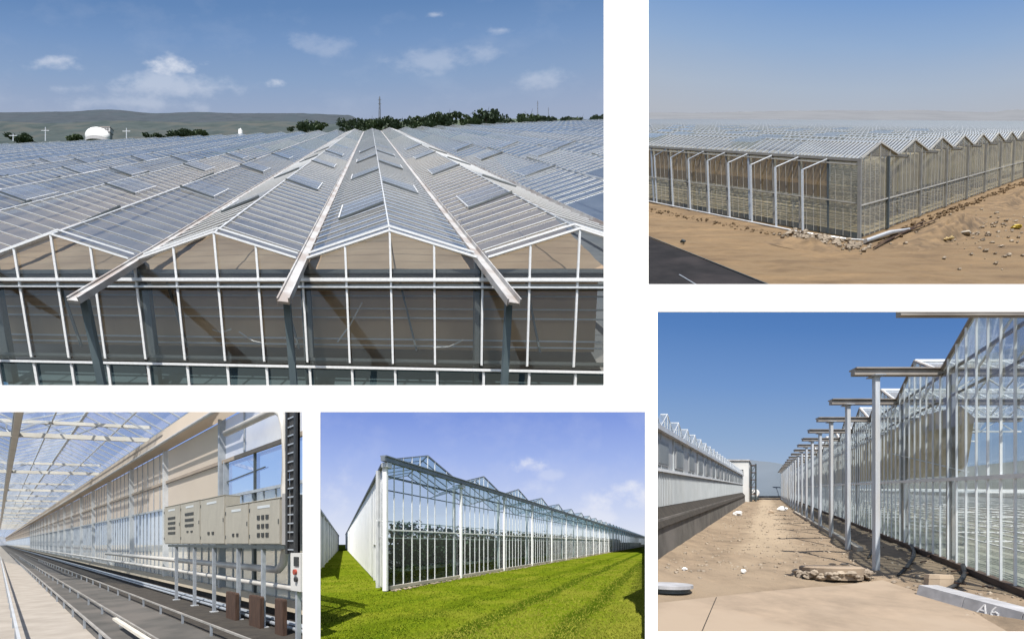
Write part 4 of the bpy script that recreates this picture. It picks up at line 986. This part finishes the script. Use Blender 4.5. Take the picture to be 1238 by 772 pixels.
# its wall runs back to the same far point as the clear house
for n in range(14):
    d0, d1 = 20+9*n, 29+9*n
    f0 = lambda d: V((-.405*d-2.05, d, 0))
    b = MB(); b.poly(f0(d0)+V((0, 0, .03)), f0(d1)+V((0, 0, .03)), f0(d1)+V((0, 0, 4.6)), f0(d0)+V((0, 0, 4.6))); sp_ = b.build('side_panel', M_white4, g6)
    b = MB()
    for k in range(4): p = f0(d0+2.25*k)+V((.02, 0, 0)); b.bar(p, p+V((0, 0, 4.6)), .05, .04, (0, 1, 0))
    b.build('glazing', M_alu, sp_)
    b = MB(); p = f0(d0)+V((.09, 0, 0)); b.bar(p, p+V((0, 0, 4.7)), .16, .14, (0, 1, 0)); b.build('post', M_post4, g6)
b = MB(); b.bar(f0(20)+V((.1, 0, 4.72)), f0(146)+V((.1, 0, 4.72)), .28, .16); b.build('gutter', M_beam4, g6)
tree(V((31.2, 96, 0)), 2.6, 2.4, 'small dark bush at the far right end of the glass house', M_leaf[0], 260)
b = MB()
for k in range(420):
    t = random.random()**1.6*14; b.lump(pA(t, .03, .35+abs(g(0, .14))), random.uniform(.02, .06)*(1+t*.1), (1.3, 1, .6), .35, 5, 3)
tag(b.build('gravel', M_rock, loc=G0), 'thin strip of grey gravel along the foot of the clear glass house', 'gravel', kind='stuff')

# ============================================================ view 5: inside a greenhouse, by the control cabinets
cut_to(-70, 376, 487, 900)
dL = V((-.779, .626, 0)); nL = V((.626, .779, 0))
E = lambda s, t, z=0: dL*s+nL*t+V((0, 0, z))        # s along the aisle, t across it, z above the ground
sat = lambda px, t: (799*t/(px+4)-.78*t)/.626       # where along the aisle something stands
TW = 5.2
g7 = thing('greenhouse', 'bright greenhouse interior with cream trusses and tan wall screens down a long aisle', 'greenhouse', E(20, TW))
M_cream = pm('cream_steel', (.70, .66, .58), (.58, .54, .47), 1, .4)
M_curt5 = cloth('peach_screen', (.74, .65, .55), (.66, .57, .475), .5, 0, .15)
M_frost = glass('frosted_pane', (.8, .85, .9), .06, .2, .85, (.82, .82, .84), .3, .3)
M_glass5 = glass('wall_glass', (.90, .93, .92), .05, .04, .50, (.76, .78, .75), .35, .25)
M_glass5c = glass('clear_window', (.92, .96, 1), .05, .02)
M_roof5 = glass('roof_pane', (.9, .94, .97), .06, .05, .16, (.70, .74, .80), .4, .4)
M_path5 = pm('grey_path', (.085, .08, .073), (.06, .057, .052), 1.2, .85, 0, .3, c3=(.11, .10, .09), sc3=.5)
M_cloth5 = pm('pale_ground_cloth', (.34, .305, .265), (.27, .24, .205), 1.5, .9, 0, .15)
M_pipe5 = pm('white_pipe', (.56, .54, .50), (.45, .43, .40), 1.5, .4)
M_out5 = pm('pale_outside_dirt', (.42, .36, .29), (.34, .29, .23), .4, .95)
def floor5(name, t0, t1, z, mat, s0=.6, s1=660):
    b = MB(); b.poly(E(s0, t0, z), E(s1, t0, z), E(s1, t1, z), E(s0, t1, z)); return tag(b.build(name, mat), kind='structure')
floor5('ground', TW+.12, 300, -.02, M_out5)
floor5('path', 1.42, 3.2, .02, M_path5)
floor5('ground_cloth', -6, 1.42, .012, M_cloth5)
floor5('soil_bed', 3.2, TW+.12, .0, M_soil_shade)
# wall: plinth, columns, bars, screens
ZLo, ZMid, ZTop = 2.2+1.64, 2.2+2.92, 2.2+5.45
b = MB(); b.hexa([E(6, TW-.12, .30), E(6, TW+.1, .30), E(6, TW+.1, .62), E(6, TW-.12, .62)], [E(640, TW-.12, .30), E(640, TW+.1, .30), E(640, TW+.1, .62), E(640, TW-.12, .62)]); b.build('plinth', pm('cream_plinth', (.50, .43, .33), (.42, .36, .27), .8, .8), g7)
b = MB(); b.poly(E(6, TW+.02, .0), E(640, TW+.02, .0), E(640, TW+.02, .30), E(6, TW+.02, .30)); b.build('plinth_foot', M_soil_shade, g7)  # dark sheet in place of the shadow under the plinth
SB = 8.0; s_first = 17.6
kcol = list(range(-2, 18))
for k in kcol:
    s0 = s_first+SB*k; s1 = s0+SB
    if s1 < 7: continue
    b = MB(); b.bar(E(s0, TW-.1, .6), E(s0, TW-.1, ZTop), .20, .16, dL); b.build('column', M_alu if k else M_galv, g7)
    b = MB(); b.poly(E(s0, TW, .63), E(s1, TW, .63), E(s1, TW, ZLo-.04), E(s0, TW, ZLo-.04)); pn = b.build('wall_panel', M_glass5, g7)
    b = MB()
    for i in range(1, 9): b.bar(E(s0+SB*i/9, TW-.02, .6), E(s0+SB*i/9, TW-.02, ZLo), .045, .05, dL)
    b.build('glazing', M_galv, pn)
    if k >= 1:
        b = MB(); b.poly(E(s0+.1, TW-.02, ZLo+.03), E(s1-.1, TW-.02, ZLo+.03), E(s1-.1, TW-.02, ZMid-.05), E(s0+.1, TW-.02, ZMid-.05)); b.build('shade_screen', M_curt5, g7)
        b = MB(); b.poly(E(s0+.1, TW-.02, ZMid+.05), E(s1-.1, TW-.02, ZMid+.05), E(s1-.1, TW-.02, ZTop-1.0), E(s0+.1, TW-.02, ZTop-1.0)); b.build('shade_screen', M_curt5, g7)
        b = MB()
        for i in range(1, 6): b.bar(E(s0+SB*i/6, TW-.06, ZLo), E(s0+SB*i/6, TW-.06, ZTop-1), .03, .03, dL)
        b.build('screen_wires', M_galv, g7)
b = MB(); b.poly(E(161.5, TW, .63), E(640, TW, .63), E(640, TW, ZLo), E(161.5, TW, ZLo)); b.build('wall_panel', M_glass5, g7)
b = MB(); b.poly(E(161.5, TW-.02, ZLo+.03), E(640, TW-.02, ZLo+.03), E(640, TW-.02, ZTop-1), E(161.5, TW-.02, ZTop-1)); b.build('shade_screen', M_curt5, g7)
sa, sb = sat(338, TW), sat(272, TW); sc = sat(205, TW)
def wq(nm, s0, s1, z0, z1, mt, off=0): b = MB(); b.poly(E(s0, TW-off, z0), E(s1, TW-off, z0), E(s1, TW-off, z1), E(s0, TW-off, z1)); return b.build(nm, mt, g7)
wq('shade_screen', sb+.15, 25.5, ZLo+.03, ZMid-.05, M_curt5, .02); wq('shade_screen', sb+.4, 25.5, ZMid+.05, ZTop-1.0, M_curt5, .02)
wq('frosted_panel', 7, sb+.3, ZMid+.06, ZTop-1.0, M_frost, .01); wq('window_pane', 7, sb-.3, ZLo+.05, ZMid-.06, M_glass5c, .0)
for s0, wd, z0, z1 in ((sb+.38, .10, ZMid, ZTop-1), (sb+.1, .10, ZLo, ZMid), (sb-.25, .16, ZLo, ZMid), (sat(310, TW), .07, .6, ZMid), (sat(297, TW), .03, ZMid, ZTop-1)):
    b = MB(); b.bar(E(s0, TW-.05, z0), E(s0, TW-.05, z1), wd, .07, dL); b.build('window_bar', M_galv if wd != .07 else M_dark, g7)
b = MB(); b.bar(E(sat(322, TW), TW-.04, ZLo+.7), E(sb-.3, TW-.04, ZLo+.55), .03, .03); b.build('window_bar', M_dark, g7)
for zz, wd, mt in ((ZLo, .09, M_galv), (ZMid, .12, pm('brown_rail', (.30, .25, .20), (.24, .20, .16), 1, .6))):
    b = MB(); b.bar(E(6, TW-.08, zz), E(640, TW-.08, zz), .08, wd); b.build('rail', mt, g7)
# boxed screen package under the gutter
b = MB(); b.hexa([E(6, TW-.1, ZTop-1.02), E(6, TW-.55, ZTop-.9), E(6, TW-.5, ZTop-.35), E(6, TW-.1, ZTop-.3)], [E(640, TW-.1, ZTop-1.02), E(640, TW-.55, ZTop-.9), E(640, TW-.5, ZTop-.35), E(640, TW-.1, ZTop-.3)]); b.build('screen_housing', cloth('tan_housing', (.68, .60, .51), (.58, .51, .43), .3, 0, .2), g7)
b = MB(); b.tube([E(6, TW-.6, ZTop-1.0), E(640, TW-.6, ZTop-1.0)], .05, 8); b.build('drive_tube', M_alu, g7)
# roof: gutters along the aisle, ridges between, panes and bars
for t0, t1 in ((.55, TW), (-4.1, .55)):
    tm = (t0+t1)/2; zr = ZTop+1.25
    for k in range(22):
        s0 = 4+8*k; s1 = s0+8 if k < 21 else 640
        for a, b_, za, zb in ((t0, tm, ZTop+.1, zr), (tm, t1, zr, ZTop+.1)):
            b = MB(); b.poly(E(s0, a, za), E(s1, a, za), E(s1, b_, zb), E(s0, b_, zb)); rp = b.build('roof_panel', M_roof5, g7)
            b = MB()
            for i in range(5):
                s = s0+(s1-s0)*i/5; b.bar(E(s, a, za+.02), E(s, b_, zb+.02), .07, .06)
            b.build('glazing', M_alu, rp)
    b = MB(); b.bar(E(4, t1, ZTop), E(640, t1, ZTop), .26, .2); b.build('gutter', M_galv, g7)
    b = MB(); b.bar(E(4, tm, zr), E(640, tm, zr), .1, .1); b.build('ridge_beam', M_alu, g7)
    for q in (.5,):
        for side in (-1, 1):
            b = MB(); tq = tm+side*q*(t1-t0)/2; b.bar(E(4, tq, zr-q*1.15-.05), E(640, tq, zr-q*1.15-.05), .05, .06); b.build('purlin', M_alu, g7)
b = MB(); b.bar(E(4, .55, ZTop-.05), E(640, .55, ZTop-.05), .2, .3); b.build('valley_gutter', M_cream, g7)
qd = V((-.98, -.2, 0))
for k in range(14):                             # trusses
    sK = 28.5+17.0*k; w0 = E(sK, TW-.15)
    tr5 = MB(); L_ = 24
    up5, lo5 = ZTop+.62, ZTop-.05
    for zz, hh in ((up5, .16), (lo5, .22)):
        b = MB(); b.bar(w0+V((0, 0, zz)), w0+qd*L_*(1+.14*k)+V((0, 0, zz)), .14, hh); ch = b.build('truss_chord', M_cream, g7)
    b = MB()
    for i in range(9):
        p = w0+qd*(.9+2.6*i); b.bar(p+V((0, 0, lo5)), p+qd*1.3+V((0, 0, up5)), .05); b.bar(p+qd*1.3+V((0, 0, up5)), p+qd*2.6+V((0, 0, lo5)), .05)
    b.build('truss_web', M_galv, g7)
    if k < 4:
        b = MB(); p = w0+qd*6.2+V((0, 0, up5)); b.tube([p, p+V((.02, 0, -.45)), p+V((.25, .05, -.75))], .03, 6); b.build('drop_pipe', M_galv, g7)
# heating pipes along the wall, big looped pipe at the right
for t, z, r_ in ((TW-.35, 1.02, .08), (4.55, .10, .045), (4.7, .14, .045), (4.85, .10, .045)):
    b = MB(); b.tube([E(6, t, z), E(60, t, z), E(640, t, z)], r_, 10); tag(b.build('heating_pipe', M_pipe5 if z > 1 else M_galv, loc=E(8, t, z), smooth=True), '', 'pipe', 'heating pipes along the wall')['label'] = {1.02: 'thick pale heating pipe at window sill height along the glass wall', 
 0.14: 'middle one of the low pipes on the dark soil bed'}.get(z, 'low pipe on the soil bed nearest the grey path' if t < 4.6 else 'low pipe on the soil bed nearest the cream plinth')
b = MB(); b.poly(E(640, -8, 0), E(640, TW, 0), E(640, TW, ZTop+.1), E(640, 2.9, ZTop+1.25), E(640, .55, ZTop), E(640, -8, ZTop)); b.build('end_wall', M_frost, g7)
tl_ = 4.75; s_r = sat(344, tl_)
zt_ = 2.2+.478*1.598*tl_; zb_ = 2.2-.095*1.598*tl_
pts = [E(s_r+4.5, tl_, zt_), E(s_r+1.0, tl_, zt_), E(s_r+.55, tl_, zt_-.03), E(s_r+.2, tl_, zt_-.22), E(s_r, tl_, zt_-.6), E(s_r, tl_, (zt_+zb_)/2), E(s_r, tl_, zb_+.5), E(s_r+.1, tl_, zb_+.18), E(s_r+.4, tl_, zb_), E(s_r+1, tl_, zb_), E(s_r+5, tl_, zb_), E(40, tl_, zb_)]
b = MB(); b.tube(pts, .10, 10); tag(b.build('looped_pipe', M_pipe5, loc=E(s_r, tl_, zb_), smooth=True), 'thick cream pipe looping down beside the rightmost cabinet', 'pipe')
# rails with feet
M_dust5 = pm('dusty_rail', (.30, .285, .265), (.21, .20, .185), 2, .7)
def rail5(name, t, z, lab, mat, s0, s1, step, r_=.022):
    r = thing(name, lab, 'rail', E(s0, t), 'rails along the aisle')
    b = MB(); b.bar(E(s0, t, z), E(s1, t, z), r_*2, r_*2); b.build('bar', mat, r)
    s = s0+.8; k = 0
    while s < s1 and k < 30:
        b = MB(); b.bar(E(s, t, 0), E(s, t, z), .045, .045, dL); b.build('foot', M_galv, r); s += step; k += 1
rail5('rail', 1.4, .28, 'pale low rail along the edge of the ground cloth', M_dust5, 4, 120, 2.6, .022)
rail5('rail', 2.02, .26, 'thin grey rail in the middle of the dark path', M_dust5, 5, 120, 3.0, .018)
rail5('rail', 3.15, .28, 'grey rail between the path and the pipe bed', M_dust5, 6, 120, 2.4, .02)
rail5('rail', .26, .36, 'pale rail at the bottom left corner of the ground cloth', M_alu, 1.5, 90, 2.4)
b = MB(); b.bar(E(sat(138, 1.85), 1.85, .3), E(sat(190, 1.85), 1.85, .3), .08, .06); tag(b.build('loose_bar', M_cream, loc=E(sat(150, 1.85), 1.85, .3)), 'short pale bar resting beside the thin grey rail', 'bar')
# cabinets on their stand
tc_ = 4.3; M_cab = pm('beige_cabinet', (.345, .325, .275), (.285, .268, .228), 3, .5, 0, .04, 10, (1.5, 1.5, .5), nr=.7)
z0 = 2.16
cabs = [(217.5, 198, 1.46, 'bars4', 'narrow beige cabinet at the left end with four dark slots'), (241.3, 218, 1.46, 'bars3', 'tall beige cabinet with three dark slots and two buttons, second from the left'), (271, 241.8, 1.45, 'two', 'tallest blank beige cabinet in the middle with two small buttons'),
        (300, 272, 1.10, 'two', 'lower beige cabinet right of the tall blank one'), (338.5, 300.8, 1.10, 'nine', 'wide beige cabinet at the right end with three rows of black switches')]
sg = thing('cabinet_stand', 'galvanised stand of thin posts carrying the five beige cabinets', 'stand', E(sat(270, tc_), tc_))
for i, px in enumerate((212, 234, 257.5, 287, 317)):
    s = sat(px, tc_+.03); b = MB(); b.bar(E(s, tc_+.05, 0), E(s, tc_+.05, z0-.02), .085, .085, dL); q = b.build('leg', M_galv, sg)
    b = MB(); b.bar(E(s-.1, tc_+.05, .01), E(s+.1, tc_+.05, .01), .2, .03); b.build('foot_plate', M_alu, q)
b = MB(); b.bar(E(sat(344, tc_), tc_+.12, z0-.06), E(sat(203, tc_), tc_+.12, z0-.06), .26, .09); b.build('cross_beam', M_dark, sg)
for px in (284, 313):
    s = sat(px, tc_); b = MB(); b.tube([E(s, tc_+.12, z0-.1), E(s+.05, tc_+.1, z0-.6), E(s, tc_+.12, .45)], .045, 6); b.build('cable', M_black, sg, smooth=True)
for (pr, pl, hz, kind, lab) in cabs:
    s0, s1 = sat(pr, tc_), sat(pl, tc_); zt = 2.2+hz; m0 = (s0+s1)/2; wid = s1-s0
    r = thing('control_cabinet', lab, 'cabinet', E(m0, tc_, z0), 'beige control cabinets on the stand')
    F5 = lambda u, v, z: E(s0+u, tc_+v, z)
    b = MB(); b.box(F5, .012, wid-.012, .03, .42, z0, zt); b.build('body', M_cab, r)
    b = MB(); b.box(F5, .03, wid-.03, -.005, .028, z0+.03, zt-.03); dr = b.build('door', M_cab, r)
    b = MB(); b.box(F5, .004, wid-.004, .0, .45, zt, zt+.02); b.build('lid', M_cab, r)
    for zz in (z0+.22, zt-.22):
        b = MB(); b.box(F5, wid-.075, wid-.04, -.02, -.006, zz-.05, zz+.05); b.build('hinge', M_dark, dr)
    b = MB(); b.box(F5, .07, .10, -.02, -.006, (z0+zt)/2-.06, (z0+zt)/2+.06); b.build('latch', M_dark, dr)
    hh = zt-z0
    def slot(u0, u1, zz, h=.045): b = MB(); b.box(F5, u0*wid, u1*wid, -.02, -.006, zz-h, zz+h); b.build('switch', M_black, dr)
    if kind == 'bars4':
        for f in (.68, .55, .42, .29): slot(.28, .72, z0+hh*f)
    elif kind == 'bars3':
        for f in (.72, .58, .45): slot(.30, .74, z0+hh*f)
        slot(.35, .44, z0+hh*.30, .03); slot(.56, .65, z0+hh*.30, .03)
    elif kind == 'two': slot(.40, .48, z0+hh*.24, .045); slot(.58, .66, z0+hh*.24, .045)
    else:
        for f in (.62, .42, .22):
            for u in (.34, .48, .62): slot(u, u+.085, z0+hh*f, .055)
    b = MB(); b.box(F5, .3*wid, .7*wid, -.012, -.006, zt-.2, zt-.13); b.build('name_strip', M_alu, dr)
# narrow end plate, ladder tray, small switch box, timber stumps
b = MB(); F6 = lambda u, v, z: E(sat(346.5, tc_)+u, tc_+v, z); b.box(F6, 0, .22, -.02, .4, z0, 2.2+1.18); tag(b.build('end_plate', pm('grey_plate', (.30, .29, .28), (.25, .24, .235), 1, .5), loc=E(sat(345, tc_), tc_, z0)), 'upright grey plate closing the right side of the cabinets', 'plate')
tt = 4.2; s0, s1 = sat(357, tt), sat(347, tt)
r = thing('cable_ladder', 'black upright cable ladder with wires at the right edge of the greenhouse', 'ladder', E(s0, tt, 1.9))
for s in (s0, s1): b = MB(); b.bar(E(s, tt, 1.95), E(s, tt, 6.4), .05, .1, dL); b.build('side_rail', M_black, r)
for k in range(22): b = MB(); b.bar(E(s0, tt, 2.05+.2*k), E(s1, tt, 2.05+.2*k), .03, .03); b.build('rung', M_galv, r)
b = MB()
for f in (.2, .4, .55, .75): b.tube([E(s0+(s1-s0)*f, tt+.04, 1.95), E(s0+(s1-s0)*(f+.05), tt+.05, 4), E(s0+(s1-s0)*f, tt+.04, 6.4)], .045, 6)
b.build('cables', M_black, r)
b = MB(); b.poly(E(s0, tt+.1, 1.95), E(s1, tt+.1, 1.95), E(s1, tt+.1, 6.4), E(s0, tt+.1, 6.4)); b.build('backing', M_black, r)
tb_ = 4.1; s0, s1 = sat(363, tb_), sat(351, tb_); zA, zB_ = 1.15, 1.98
r = thing('switch_box', 'small pale switch box on a thin post with black and red buttons', 'switch box', E((s0+s1)/2, tb_, 0))
F7 = lambda u, v, z: E(s0+u, tb_+v, z); wd5 = s1-s0
b = MB(); b.box(F7, 0, wd5, 0, .2, zA, zB_); b.build('case', pm('pale_case', (.55, .54, .52), (.5, .49, .47), 1, .45), r)
b = MB(); b.box(F7, wd5*.15, wd5*.6, -.02, -.002, zA+.55, zA+.75); b.build('display', M_black, r)
b = MB(); b.tube([F7(wd5*.45, -.05, zA+.42), F7(wd5*.45, -.002, zA+.42)], .06, 12); b.build('red_button', pm('red_plastic', (.35, .06, .04), (.3, .05, .03), 3, .4), r)
b = MB(); b.tube([F7(wd5*.35, -.05, zA+.26), F7(wd5*.35, -.002, zA+.26)], .055, 12); b.build('black_button', M_black, r)
b = MB(); b.bar(F7(wd5*.7, .1, 0), F7(wd5*.7, .1, zA), .09, .09, dL); b.build('post', M_galv, r)
for pl_, pr_, zt_5, lab in ((275, 286.5, .78, 'left dark brown timber stump below the cabinets'), (303, 316.5, .82, 'middle dark brown timber stump below the cabinets'), (334.5, 344, .86, 'right reddish brown timber stump below the cabinets')):
    ts = 4.28; s0, s1 = sat(pr_, ts), sat(pl_, ts); m0 = (s0+s1)/2
    b = MB(); ring5 = lambda z, k: [E(m0-(s1-s0)/2*k, ts-.05*k, z), E(m0+(s1-s0)/2*k, ts-.05*k, z), E(m0+(s1-s0)/2*k, ts+.05*k, z), E(m0-(s1-s0)/2*k, ts+.05*k, z)]
    b.hexa(ring5(0, 1), ring5(zt_5-.04, 1)); b.hexa(ring5(zt_5-.038, .99), ring5(zt_5, .9)); tag(b.build('timber_stump', M_wood, loc=E(m0, ts, 0)), lab, 'stump', 'timber stumps under the cabinets')
